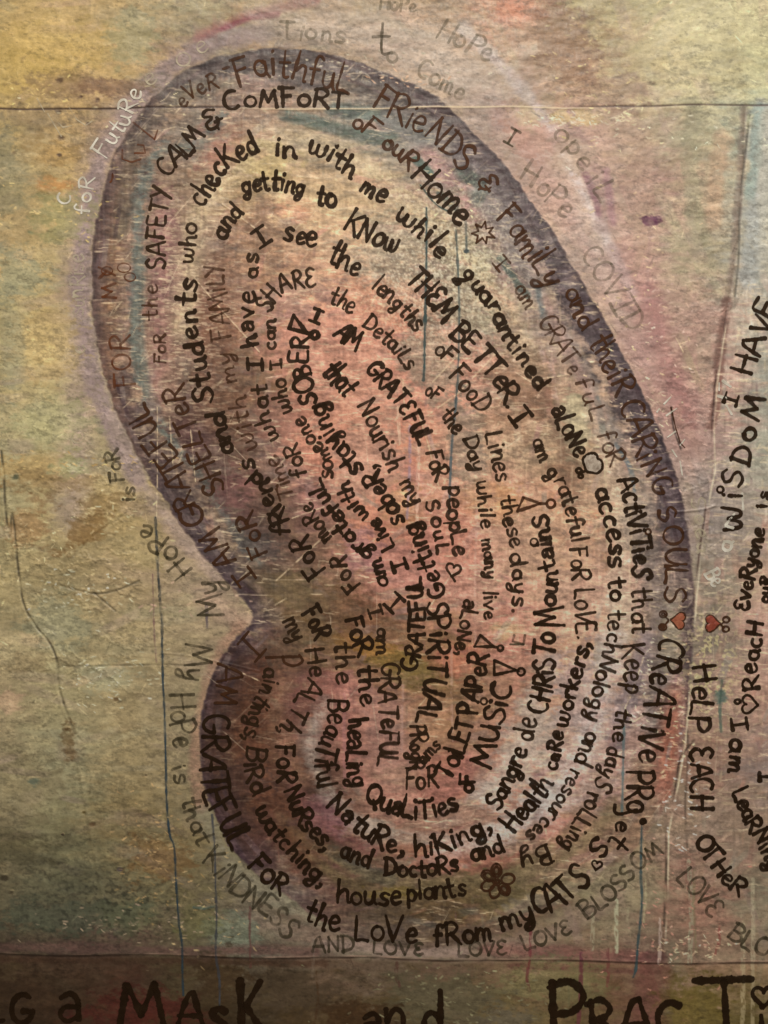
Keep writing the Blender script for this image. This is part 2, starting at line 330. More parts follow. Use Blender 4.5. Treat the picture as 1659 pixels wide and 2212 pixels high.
blob(1250, 1500, 60, 90, (164,138,122), .6); blob(1200, 1790, 40, 40, (176,120,98), .5); blob(700, 1770, 60, 40, (124,84,80), .6); blob(820, 1800, 50, 30, (140,118,94), .5)
blob(780, 1790, 40, 24, (148,128,106), .4); blob(960, 1820, 120, 40, (140,92,66), .5); blob(1000, 1860, 110, 24, (148,94,72), .6)
blob(430, 560, 60, 90, (146,118,90), .5); blob(370, 560, 40, 110, (140,98,84), .5); blob(360, 800, 34, 120, (142,106,82), .5, -.2); blob(470, 700, 46, 120, (136,92,64), .5)
blob(470, 880, 60, 90, (112,78,54), .6, -.3); blob(420, 950, 40, 40, (96,64,58), .6); blob(520, 1060, 60, 60, (136,86,76), .6, .8); blob(600, 1080, 60, 60, (96,76,54), .5)
blob(600, 900, 50, 60, (146,100,78), .5); blob(660, 1080, 50, 60, (140,96,82), .5); blob(560, 1180, 50, 30, (88,84,74), .6, .4); blob(520, 430, 60, 60, (150,118,78), .5)
blob(350, 460, 24, 60, (138,100,84), .5); blob(560, 520, 60, 60, (140,106,76), .5); blob(520, 620, 40, 60, (144,108,80), .5)
blob(1290, 1080, 60, 60, (160,132,100), .5); blob(1380, 1100, 40, 80, (140,124,104), .5); blob(1340, 1340, 40, 60, (160,140,112), .5)
# right wing
wband([(1600,660),(1575,760),(1562,860),(1556,960),(1560,1060),(1545,1160)], 24, (168,162,152), .85, .6)
wband([(1555,940),(1556,1040),(1560,1110),(1540,1180)], 20, (134,140,136), .85, .6)
wband([(1605,740),(1592,860),(1600,960),(1604,1040)], 18, (170,158,122), .6, .8)
wband([(1640,700),(1620,830),(1618,960),(1610,1060),(1600,1180),(1590,1300),(1575,1420),(1565,1500)], 15, (122,130,114), .85, .5)
wband([(1565,1420),(1555,1520),(1552,1600)], 15, (88,98,78), .8, .6)
wband([(1540,1200),(1535,1350),(1530,1450),(1520,1520)], 26, (112,100,84), .8, .6)
wband([(1680,1120),(1650,1250),(1620,1400),(1600,1550),(1605,1650)], 34, (182,134,112), .8, .5)
wband([(1590,1420),(1585,1480)], 22, (186,138,84), .7); wband([(1580,1700),(1575,1790),(1600,1860)], 22, (92,78,80), .75, .7)
wband([(1620,1650),(1640,1750),(1670,1830)], 24, (158,116,94), .7, .7)
wband([(1500,1560),(1505,1650),(1500,1750)], 20, (136,98,76), .6); wband([(1480,1760),(1490,1860),(1480,1950)], 30, (136,116,98), .6)
wband([(1450,1550),(1448,1680),(1440,1790)], 20, (140,86,62), .6, .8)
wband([(1440,1850),(1436,1960),(1434,2060)], 20, (128,72,62), .65, .8)
wband([(1560,1900),(1600,1980),(1680,2040)], 36, (136,120,90), .6, .8)
wband([(1500,1960),(1540,2050)], 34, (130,92,60), .5)
blob(1450, 1380, 26, 80, (150,138,104), .4)
# concentric rings of cream, brown and lilac
for P_, w_, c_, a_ in [
 ([(400,700),(405,560),(440,450),(520,350),(620,305),(720,325),(820,385),(910,460),(1010,560),(1090,680),(1150,800)], 30, (190,166,120), .55),
 ([(440,900),(440,740),(462,600),(510,510),(580,450)], 24, (122,86,62), .5), ([(330,900),(345,760),(345,600),(362,470)], 20, (140,98,84), .5),
 ([(1280,880),(1325,1020),(1340,1180),(1325,1330)], 24, (184,158,126), .5), ([(1090,690),(1165,820),(1215,950),(1235,1080)], 22, (122,92,68), .5),
 ([(960,1835),(1090,1795),(1190,1720),(1262,1620),(1300,1490),(1320,1380)], 30, (180,164,148), .6), ([(1040,1700),(1110,1640),(1160,1560),(1180,1440)], 26, (170,150,128), .45),
 ([(700,1520),(672,1600),(690,1680),(760,1760),(860,1805),(960,1810)], 16, (146,130,110), .6), ([(650,1470),(615,1580),(625,1680),(690,1770),(800,1835)], 16, (112,70,60), .5),
 ([(760,1480),(740,1580),(770,1670),(850,1720),(960,1710),(1020,1640)], 22, (158,102,84), .5), ([(600,1760),(690,1840),(820,1895),(980,1905),(1120,1870),(1240,1790)], 13, (112,96,62), .5),
 ([(560,1480),(520,1580),(528,1690),(600,1800)], 20, (84,56,36), .5), ([(640,640),(700,560),(800,570),(900,660),(960,780)], 24, (172,138,104), .4),
 ([(960,900),(1030,1030),(1060,1180),(1040,1320)], 24, (186,146,112), .4), ([(880,1000),(930,1130),(930,1260)], 24, (166,112,96), .4)]:
    band(P_, w_, c_, a_, .8, .9)
for P_, w_, c_, a_ in [([(400,880),(450,1000),(520,1110),(590,1200)], 44, (88,66,54), .55), ([(470,700),(470,860),(520,980),(600,1100),(660,1200)], 38, (104,76,54), .5), ([(580,1260),(640,1290),(720,1350)], 50, (92,72,48), .5), ([(590,1380),(640,1460),(620,1560)], 40, (92,62,46), .5), ([(500,1440),(470,1560),(476,1680),(540,1790)], 40, (70,47,30), .7), ([(560,1500),(560,1620),(600,1740),(680,1830)], 40, (92,61,40), .65), ([(620,1440),(600,1540),(640,1680)], 26, (116,84,58), .5)]:
    band(P_, w_, c_, a_, .9, .6)
CL[0] = None
t_in = inL | inR
cen = np.array((800.0, 1050.0))
# broad veils of thin paint
for i in range(900):
    x = rng.uniform(X0, X1); y = rng.uniform(Y0, Y1); j, k = at(x, y); base = C[j, k].copy()
    if t_in[j, k]:
        ang = math.atan2((y - 1000) / 1.5, (x - 820)) + math.pi / 2 + rng.normal(0, .25); pal = [(196,166,124),(128,90,78),(182,120,96),(104,104,90),(168,140,124)]
        L = rng.uniform(18, 55); W = rng.uniform(4, 12); al = rng.uniform(.15, .4)
    else:
        ang = rng.normal(0, .3) if x < 1050 else math.pi / 2 + rng.normal(-.25, .3); pal = [(186,164,120),(176,136,112),(142,128,88),(150,120,108),(196,178,136),(160,150,112)]
        L = rng.uniform(25, 90); W = rng.uniform(6, 20); al = rng.uniform(.1, .3)
    col = np.array(pal[rng.integers(len(pal))], float); col *= min(1.15, base.mean() / col.mean() * rng.uniform(.94, 1.14))
    dab(x, y, ang, L, W, col, al, .15, .5)
for i in range(15000):
    x = rng.uniform(X0, X1); y = rng.uniform(Y0, Y1)
    j, k = at(x, y)
    ins = t_in[j, k]
    base = C[j, k].copy()
    if ins:
        th = math.atan2((y - 1000) / 1.4, x - 820) + math.pi / 2
        ang = th + rng.normal(0, .5) if rng.random() < .35 else rng.normal(0, .22)
        if rng.random() < .16: ang = math.pi / 2 + rng.normal(0, .1)
        L = rng.uniform(6, 22); W = rng.uniform(1.2, 5)
        r = rng.random()
        if r < .34: col = base * rng.uniform(1.08, 1.28)
        elif r < .62: col = base * rng.uniform(.76, .93)
        elif r < .78: col = base * .45 + np.array((196,168,122)) * .55 * min(1, base.mean() / 120)
        elif r < .86: col = base * .6 + np.array((112,76,78)) * .4
        elif r < .94: col = base * .75 + np.array((196,122,88)) * .25
        else: col = base * .65 + np.array((98,104,82)) * .35
        al = rng.uniform(.2, .55)
    else:
        ang = rng.normal(0, .45) + .5 * N4[j, k] + (.25 * math.sin(x / 200))
        if rng.random() < .12: ang = math.pi / 2 + rng.normal(0, .1)
        L = rng.uniform(8, 40); W = rng.uniform(1.5, 8)
        r = rng.random()
        if r < .45: col = base * rng.uniform(1.04, 1.13)
        elif r < .8: col = base * rng.uniform(.88, .98)
        elif r < .9: col = base * .75 + np.array((190,160,104)) * .25 * base.mean() / 140
        else: col = base * .8 + np.array((120,116,84)) * .2
        al = rng.uniform(.15, .42)
    dab(x, y, ang, L, W, np.clip(col, 8, 225), al, relief=rng.uniform(.0, .2), dry=rng.uniform(.4, 1.0))
REPLAY[0] = True
for f_, a_, cl_ in REC:
    CL[0] = cl_
    if f_ is paint_rim: f_(*a_)
    else:
        a_ = list(a_); q_ = 3 if f_ is band else 5; a_[q_] = a_[q_] * .65; f_(*a_)
CL[0] = None
for d_ in DABS_RIM: dab(d_[0], d_[1], d_[2], d_[3], d_[4], np.array(d_[5], float), d_[6], .3, .9)
# dry light hatch over the rings of the wings, where the ground shows through
for i in range(7500):
    x = rng.uniform(210, 1680); y = rng.uniform(110, 2040)
    j, k = at(x, y)
    if not t_in[j, k]: continue
    if N4[j, k] < -.35 and rng.random() < .75: continue
    low = 1.0 if y < 1350 else (.3 if x < 900 else .75)
    base = C[j, k]
    col = base * (1 - .55 * low) + np.array((204,180,136)) * .55 * low
    ang = rng.normal(0, .14) if rng.random() < .88 else rng.normal(-.9, .2)
    dab(x, y, ang, rng.uniform(5, 20), rng.uniform(.9, 1.8), col, rng.uniform(.35, .8), .5, .5)
for i in range(1800):
    x = rng.uniform(X0, X1); y = rng.uniform(Y0, Y1); j, k = at(x, y)
    if t_in[j, k] or N1[j, k] < .1: continue
    b_ = C[j, k] * (rng.uniform(1.12, 1.3) if rng.random() < .6 else rng.uniform(.7, .86))
    dab(x, y, rng.normal(.05, .9), rng.uniform(3, 16), rng.uniform(.9, 1.8), np.clip(b_, 10, 222), rng.uniform(.3, .7), .4, .4)
# sparse long scratches
for i in range(110):
    x = rng.uniform(230, 1560); y = rng.uniform(250, 1900); j, k = at(x, y)
    if not t_in[j, k]: continue
    ang = rng.choice([0.05, -.7, .6, math.pi / 2, 2.2]) + rng.normal(0, .12)
    dab(x, y, ang, rng.uniform(20, 80), 1.25, np.array((206,180,140)) * (1 if y < 1400 else .8), rng.uniform(.15, .42), .4, .3)

# weave-like fine grain, larger mottling
C *= (1 + .022 * N2 + .010 * N3 + .035 * N1 + .02 * N4 + (.05 * pn(70, 30, 1.6, 17) + .012 * N2) * MASK_IN)[..., None]
C *= (1 + .016 * NV * t_in)[..., None]
mot = sstep(.3, 2.0, pn(60, 30, 1.2, 31) + .5 * N4)
C[..., :] *= (1 - .13 * mot * (~t_in))[..., None]
# salt-like speckle in the upper right quarter of the wing
sp = np.exp(-(((GX - 960) / 170) ** 2 + ((GY - 580) / 190) ** 2)) * inL
g = gn(2.0, 2.0, 41)
C += (np.array((200,186,150)) - C) * (np.clip(sstep(.55, 1.1, g) * sp, 0, 1) * .55)[..., None]
C += (np.array((104,84,66)) - C) * (np.clip(sstep(.7, 1.2, -g) * sp, 0, 1) * .4)[..., None]
Hh += .6 * np.clip(g, 0, 2) * sp
sp2 = np.exp(-(((GX - 1535) / 60) ** 2 + ((GY - 1440) / 130) ** 2))
g2 = gn(3.0, 3.4, 42)
C += (np.array((186,168,112)) - C) * (sstep(.5, 1.1, g2) * sp2 * .65)[..., None]
sp3 = np.exp(-(((GX - 400) / 90) ** 2 + ((GY - 640) / 300) ** 2)) * inL
C += (np.array((196,168,128)) - C) * (sstep(.6, 1.1, gn(6, 1.6, 43)) * sp3 * .55)[..., None]
sp4 = np.exp(-(((GX - 240) / 200) ** 2 + ((GY - 1960) / 90) ** 2))
C *= (1 - .22 * sstep(.2, 1.3, gn(4, 3, 44)) * sp4)[..., None]
for (x, y, r_, c_) in [(128,173,9,(88,66,44)),(176,208,5,(84,60,44)),(212,214,7,(86,62,44)),(222,208,5,(84,60,44)),(126,241,6,(86,66,44)),(190,266,5,(90,66,46)),
                       (132,297,8,(88,66,42)),(128,334,6,(84,62,40)),(30,330,7,(112,92,60)),(33,1032,9,(82,80,56)),(146,1578,9,(82,62,34)),(72,1690,12,(92,94,72)),
                       (258,1878,6,(74,62,60)),(200,1780,8,(86,64,38)),(180,1755,5,(84,68,32)),(250,1510,6,(100,78,48)),(10,1896,9,(58,48,30)),(25,1928,6,(62,52,32)),(135,1803,3,(40,30,20)),(316,1674,3,(60,44,26))]:
    blob(x, y, r_, r_ * .8, c_, .8, 0, .6); blob(x + 1, y - r_ * .9, r_, 2, (186,160,110), .35)
    jj, kk = at(x, y); rr = poly_dist([(x, y), (x + .1, y)], r_ * 2); Hh[rr[0]] -= 1.4 * np.exp(-(rr[1] / r_) ** 2)
# drips of blue-green and white paint
DRIPS = []
def drip(pts, wd, col, al, broken=0.3, seed=1):
    if seed < 20: DRIPS.append((pts, wd, col, al, broken)); al = al * .35
    r = poly_dist(crom(pts, 6), wd * 3 + 6)
    if r is None: return
    sl, D, T = r
    n = gn(1.8, 4.5, 900 + seed)[sl]
    m = 1 - sstep(wd * .55, wd * 1.15, D + .35 * n)
    a = np.clip(m * np.clip(1.0 - broken * sstep(.1, .9, n), 0, 1), 0, 1) * al
    blend(sl, col, a); Hh[sl] += .5 * m
BL = (44,54,58)
drip([(336,1118),(340,1200),(346,1300),(350,1350),(351,1378)], 4, (56,58,56), .85, .9, 1)
drip([(330,1240),(332,1320),(334,1380),(338,1430)], 2.5, (126,96,88), .6, 1, 11)
drip([(350,1380),(352,1470),(356,1560),(358,1640),(360,1720),(366,1800),(376,1830),(380,1900),(386,1990),(393,2040),(394,2100),(396,2150)], 3.3, BL, .9, .45, 2)
drip([(446,1305),(448,1355)], 4, (92,80,84), .6, .9, 3)
drip([(458,1760),(464,1840),(466,1920),(468,1990),(466,2060),(474,2120),(474,2180)], 3.6, (60,60,62), .75, .6, 4)
drip([(418,1960),(440,1962),(462,1958)], 4, (80,92,80), .7, .5, 5)
drip([(921,450),(921,560),(918,700),(916,800),(914,822)], 4.2, (66,84,80), .85, .3, 6)
drip([(985,500),(990,600),(992,700),(988,830),(983,870)], 3.8, (78,92,88), .7, .4, 7)
drip([(986,860),(976,960),(972,1050),(970,1110)], 4, (88,98,98), .8, .4, 8)
drip([(908,400),(940,440),(970,458)], 3.2, (66,84,76), .8, .3, 9)
drip([(1006,480),(1008,540)], 4.5, (96,104,96), .7, .7, 10); blob(1007, 543, 6, 6, (50,64,60), .8)
drip([(1348,1570),(1346,1660),(1343,1760)], 4, (96,110,106), .75, .5, 12)
drip([(1386,1780),(1384,1880),(1386,1950),(1378,2030),(1374,2090),(1368,2110)], 4.2, (54,70,70), .85, .5, 13)
drip([(1560,1470),(1556,1530),(1558,1580)], 5, (84,98,84), .7, .5, 14); blob(1558, 1505, 13, 16, (72,90,78), .7)
for (x, y0, y1, wdt, c_, a_) in [(1331,1945,2055,5,(152,146,112),.65),(1281,1975,2050,5,(140,128,98),.55),(1393,1900,1990,3,(150,138,100),.5),(1356,1960,2020,3,(144,130,96),.4),
        (1425,1985,2080,4.5,(158,134,116),.6),(1488,1860,2080,6,(134,128,98),.5),(1500,1880,2060,4,(104,92,62),.45),(1604,1980,2250,6,(150,136,102),.5),(1626,1900,2250,5,(152,138,106),.45),
        (1146,1990,2120,3.5,(96,40,40),.6),(1256,2060,2250,5,(84,42,46),.7),(1312,2050,2130,4,(96,52,46),.6),(1142,2086,2140,3.5,(84,52,44),.6),(1551,1995,2060,3.5,(110,56,46),.6),
        (540,1960,2090,3,(88,54,46),.6),(858,2080,2130,4,(72,48,40),.6),(684,2100,2212,3,(64,44,26),.6),(677,2030,2110,4,(110,94,78),.4),(1228,2120,2200,3,(88,84,56),.5),
        (885,920,1120,3.5,(140,118,128),.45),(860,880,960,4,(206,164,128),.6),(905,950,1150,4,(208,164,132),.5),(1360,1050,1300,3,(176,152,116),.35),(1310,960,1180,4,(196,182,134),.4),
        (1236,1000,1240,3,(190,160,122),.35),(1210,640,1000,3,(190,160,122),.25),(1120,1150,1400,3,(186,146,114),.3),(1030,1100,1400,3,(196,150,124),.35),(975,1400,1600,3,(176,138,112),.35),
        (744,1500,1700,4,(150,100,92),.35),(870,1480,1640,3,(168,132,112),.3)]:
    drip([(x, y0), (x + rng.normal(0, 3), (y0 + y1) / 2), (x + rng.normal(0, 3), y1)], wdt, c_, a_, .8, int(x))
# pale impasto touches, also standing in as painted glints
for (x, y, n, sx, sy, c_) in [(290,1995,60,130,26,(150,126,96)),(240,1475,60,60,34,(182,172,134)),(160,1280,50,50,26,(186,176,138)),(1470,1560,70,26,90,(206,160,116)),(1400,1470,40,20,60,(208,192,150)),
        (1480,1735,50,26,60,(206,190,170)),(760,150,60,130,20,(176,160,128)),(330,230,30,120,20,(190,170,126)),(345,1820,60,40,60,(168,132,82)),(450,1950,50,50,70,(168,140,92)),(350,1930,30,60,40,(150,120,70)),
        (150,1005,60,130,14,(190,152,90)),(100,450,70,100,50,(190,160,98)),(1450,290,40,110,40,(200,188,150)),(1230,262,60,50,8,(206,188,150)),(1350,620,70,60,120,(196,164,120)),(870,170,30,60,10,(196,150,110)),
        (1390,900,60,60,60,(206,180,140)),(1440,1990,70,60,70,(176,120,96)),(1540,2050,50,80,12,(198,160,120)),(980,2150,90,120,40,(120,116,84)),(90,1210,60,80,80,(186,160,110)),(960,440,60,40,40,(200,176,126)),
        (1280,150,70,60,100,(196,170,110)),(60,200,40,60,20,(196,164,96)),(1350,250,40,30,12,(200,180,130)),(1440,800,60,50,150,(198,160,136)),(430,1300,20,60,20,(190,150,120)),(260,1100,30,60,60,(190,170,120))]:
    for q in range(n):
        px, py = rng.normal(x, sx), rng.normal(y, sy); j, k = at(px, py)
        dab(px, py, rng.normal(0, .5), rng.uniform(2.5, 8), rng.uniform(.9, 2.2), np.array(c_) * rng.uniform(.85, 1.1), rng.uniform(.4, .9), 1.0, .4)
# seams between the sheets: relief, seam shadow painted as a dark line, pale paper edge
ds = GY - seam_top(GX)
lft = 1 - sstep(420, 640, GX); far = sstep(1200, 1330, GX)
edge = np.exp(-(ds / 2.0) ** 2)
Hh += -2.2 * edge * np.clip(lft + far * .8 + .25, 0, 1) + 1.6 * np.exp(-((ds - 3) / 2.2) ** 2) * (1 - lft) * (1 - far)
Hh += 1.4 * sstep(-1, 1, ds) * (1 - lft) * (1 - .5 * far)
C += (np.array((62,44,36)) - C) * (edge * np.clip(lft * .85 + far * .6, 0, 1))[..., None]
C += (np.array((186,162,118)) - C) * (np.exp(-((ds - 2.2) / 1.7) ** 2) * (1 - lft) * (1 - far) * .75)[..., None]
db = GY - seam_bot(GX)
Hh += -1.8 * sstep(-1.5, 1.5, db) - 1.2 * np.exp(-((db - 2) / 2.5) ** 2)
C += (np.array((44,28,20)) - C) * (np.exp(-((db - 2.0) / 2.2) ** 2) * .6 * np.clip(.6 + .5 * gn(30, 4, 60), 0, 1))[..., None]
C += (np.array((158,118,96)) - C) * (np.exp(-((db + 2.5) / 1.6) ** 2) * .5 * np.clip(.2 + .7 * gn(24, 4, 61), 0, 1))[..., None]
dv = GX - seam_v(GY); vm = sstep(232, 240, GY)
Hh += 1.5 * sstep(-2, 2, dv) * vm * sstep(600, 640, GY) - 1.6 * np.exp(-((dv + 2) / 3.) ** 2) * vm
C += (np.array((70,48,40)) - C) * (np.exp(-((dv + 2.5) / 2.2) ** 2) * (.25 + .4 * sstep(600, 800, GY)) * vm * np.clip(.45 + .6 * gn(5, 40, 62), 0, 1))[..., None]
C += (np.array((198,180,142)) - C) * (np.exp(-((dv - 2) / 2.0) ** 2) * .55 * vm * sstep(640, 700, GY) * np.clip(.45 + .7 * gn(5, 30, 63), 0, 1))[..., None]
Hh *= .55
# creases in the paper
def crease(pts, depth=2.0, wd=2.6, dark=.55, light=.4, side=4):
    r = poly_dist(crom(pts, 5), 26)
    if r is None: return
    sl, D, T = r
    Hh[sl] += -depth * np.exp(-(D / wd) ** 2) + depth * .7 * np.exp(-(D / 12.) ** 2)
    blend(sl, C[sl].mean(axis=(0, 1)) * .45, np.exp(-(D / 2.3) ** 2) * dark * 1.25 * np.clip(.7 + .5 * N5[sl], 0, 1))  # shade of the fold painted dark along the crease
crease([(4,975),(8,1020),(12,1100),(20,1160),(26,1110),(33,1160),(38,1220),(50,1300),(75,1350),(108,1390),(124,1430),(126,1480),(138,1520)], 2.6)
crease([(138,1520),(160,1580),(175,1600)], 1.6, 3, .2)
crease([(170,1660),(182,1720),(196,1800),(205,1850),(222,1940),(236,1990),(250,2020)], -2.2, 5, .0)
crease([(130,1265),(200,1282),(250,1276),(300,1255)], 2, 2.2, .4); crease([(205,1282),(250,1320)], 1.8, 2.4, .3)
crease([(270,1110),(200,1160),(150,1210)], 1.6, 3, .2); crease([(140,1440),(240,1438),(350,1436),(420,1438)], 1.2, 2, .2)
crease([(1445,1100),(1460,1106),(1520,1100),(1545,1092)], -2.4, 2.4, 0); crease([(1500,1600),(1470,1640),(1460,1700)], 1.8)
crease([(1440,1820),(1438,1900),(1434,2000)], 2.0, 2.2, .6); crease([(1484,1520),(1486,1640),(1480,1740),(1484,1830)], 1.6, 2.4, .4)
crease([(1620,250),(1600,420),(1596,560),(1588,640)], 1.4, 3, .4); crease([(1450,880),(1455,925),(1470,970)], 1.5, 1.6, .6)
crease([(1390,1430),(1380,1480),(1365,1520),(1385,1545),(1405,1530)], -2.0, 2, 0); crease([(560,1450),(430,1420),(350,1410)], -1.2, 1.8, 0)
for (p_, q_) in [((548,1340),(640,1080)), ((640,1090),(700,1050)), ((1010,740),(930,830)), ((600,1260),(690,1180))]:
    pass
def scratch(pts, wd=1.5, col=(206,178,132), al=.6):
    r = poly_dist(pts, 8)
    if r is None: return
    sl, D, T = r; m = 1 - sstep(wd * .4, wd * 1.3, D); blend(sl, col, m * al * np.clip(.8 + .4 * N3[sl], 0, 1)); Hh[sl] += .5 * m
for s_ in [[(630,1120),(700,1095)],[(596,1255),(690,1168),(730,1130)],[(1075,760),(990,850),(920,900)],[(1010,745),(935,825)],[(412,930),(422,1040)],[(340,880),(340,1010),(338,1120)],[(366,900),(374,1010)],
           [(1390,1420),(1365,1500),(1350,1530)],[(1350,1530),(1368,1560),(1400,1540)],[(480,440),(560,500)],[(1460,730),(1475,760)],[(640,380),(690,385)],[(470,1430),(560,1470)],[(1590,1400),(1659,1412)],
           [(1330,1100),(1400,1090)],[(1020,1240),(1100,1260)],[(420,600),(470,660),(560,760)],[(870,820),(875,900)],[(900,880),(925,960),(950,1060)],[(1228,810),(1160,820)]]:
    scratch(s_)
# large undulation of the glued paper
Hh += 1.3 * gn(95, 75, 70) + .3 * gn(40, 22, 71) + .45 * pn(120, 60, 2.1, 72, .8)
Hh += .1 * NV * t_in
# crumpled glue and wrinkled paper: ridged relief, strongest at the left and along the right seam
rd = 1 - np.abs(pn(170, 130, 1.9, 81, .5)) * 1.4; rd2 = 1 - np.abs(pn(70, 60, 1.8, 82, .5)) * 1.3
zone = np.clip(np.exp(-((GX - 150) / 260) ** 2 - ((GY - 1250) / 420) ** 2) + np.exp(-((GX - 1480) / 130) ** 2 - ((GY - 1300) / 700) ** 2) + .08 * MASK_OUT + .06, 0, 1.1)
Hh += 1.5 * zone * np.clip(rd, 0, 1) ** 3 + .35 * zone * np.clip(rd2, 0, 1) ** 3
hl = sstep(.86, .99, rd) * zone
C += (C * 1.22 - C) * (hl * .5 * np.clip(.5 + N2, 0, 1))[..., None]  # ridge tops lightened: highlight painted into the colour
#TONE
C *= (1 - .14 * sstep(-6, 10, GY - seam_bot(GX)) * (1 - sstep(700, 1300, GX)) - .05 * sstep(-6, 10, GY - seam_bot(GX)))[..., None]  # lower sheet dimmed in the colour for the weaker light there
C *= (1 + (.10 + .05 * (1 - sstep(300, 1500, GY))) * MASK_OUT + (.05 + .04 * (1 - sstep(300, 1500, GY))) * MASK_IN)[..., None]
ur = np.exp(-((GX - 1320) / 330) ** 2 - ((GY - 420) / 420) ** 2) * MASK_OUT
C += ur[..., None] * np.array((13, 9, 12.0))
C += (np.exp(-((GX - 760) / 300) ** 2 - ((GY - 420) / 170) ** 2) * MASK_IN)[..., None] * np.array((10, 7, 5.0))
C *= (1 - .13 * sstep(1500, 2000, GY) * (1 - sstep(300, 800, GX)) * MASK_OUT)[..., None]  # vignette painted in: colour darkens towards the lower left corner
C += (np.exp(-((GX - 100) / 260) ** 2 - ((GY - 120) / 240) ** 2) * MASK_OUT)[..., None] * np.array((8, 4, -1.0))
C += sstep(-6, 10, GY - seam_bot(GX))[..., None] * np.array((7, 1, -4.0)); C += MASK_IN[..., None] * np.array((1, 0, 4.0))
L0 = C.mean(axis=2, keepdims=True); C = L0 + (C - L0) * (.86 - .03 * MASK_IN)[..., None]
_ff = np.exp(-2 * math.pi ** 2 * (_fx ** 2 + _fy ** 2) * 7.0 ** 2)
for c_ in range(3):
    C[..., c_] += .38 * (C[..., c_] - np.fft.irfft2(np.fft.rfft2(C[..., c_]) * _ff, s=(NY, NX)))
C = C + (C - 114) * .15 * MASK_IN[..., None]
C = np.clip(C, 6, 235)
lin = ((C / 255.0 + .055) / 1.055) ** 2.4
# even out: divide by the room lamp's own fall-off, which the lamp puts back
def lampmap(x, y):
    return ILLUM_FN(x, y)
FALLOFF = [[0.3715, -0.5824, 0.0464, 0.0244, 0.051, -0.037, 0.0128, -0.0973, 0.0855, -0.0059], [0.272, -0.5866, 0.0464, 0.0223, 0.0519, -0.0376, 0.0133, -0.0989, 0.0868, -0.0067], [0.1078, -0.5905, 0.0458, 0.0226, 0.0521, -0.0375, 0.0135, -0.0988, 0.0869, -0.0064]]
def ILLUM_FN(x, y):
    X = np.clip(x / 1659 * 2 - 1, -1.15, 1.15); Y = np.clip(y / 2212 * 2 - 1, -1.15, 1.15)
    M = [X ** i * Y ** j for i in range(4) for j in range(4) if i + j <= 3]
    return .5 * np.stack([np.exp(sum(a * m for a, m in zip(k, M))) for k in FALLOFF], -1)
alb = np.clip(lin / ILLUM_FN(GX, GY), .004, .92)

# ------------------------------------------------------------------ mesh helpers
def world(x, y, h=0.0):
    return ((x - CX) * K, -h * K, (CY - y) * K)
def new_mesh(name, V, F, mat, parent, flat=False):
    me = bpy.data.meshes.new(name); V = np.asarray(V, np.float32); F = np.asarray(F, np.int32)
    k = F.shape[1]
    me.vertices.add(len(V)); me.vertices.foreach_set('co', V.ravel())
    me.loops.add(F.size); me.loops.foreach_set('vertex_index', F.ravel())
    me.polygons.add(len(F)); me.polygons.foreach_set('loop_start', np.arange(0, F.size, k, dtype=np.int32))
    me.update(calc_edges=True); me.materials.append(mat)
    me.polygons.foreach_set('use_smooth', np.full(len(F), not flat))
    o = bpy.data.objects.new(name, me); sc.collection.objects.link(o)
    if parent: o.parent = parent
    return o
def set_col(me, name, cols):
    a = me.color_attributes.new(name, 'FLOAT_COLOR', 'POINT')
    c = np.ones((len(cols), 4), np.float32); c[:, :3] = cols; a.data.foreach_set('color', c.ravel())
def hgt(x, y):
    fx = np.clip((np.asarray(x) - X0) / ST, 0, NX - 2); fy = np.clip((np.asarray(y) - Y0) / ST, 0, NY - 2)
    i = fx.astype(int); j = fy.astype(int); a = fx - i; b = fy - j
    return (Hh[j, i] * (1 - a) + Hh[j, i + 1] * a) * (1 - b) + (Hh[j + 1, i] * (1 - a) + Hh[j + 1, i + 1] * a) * b

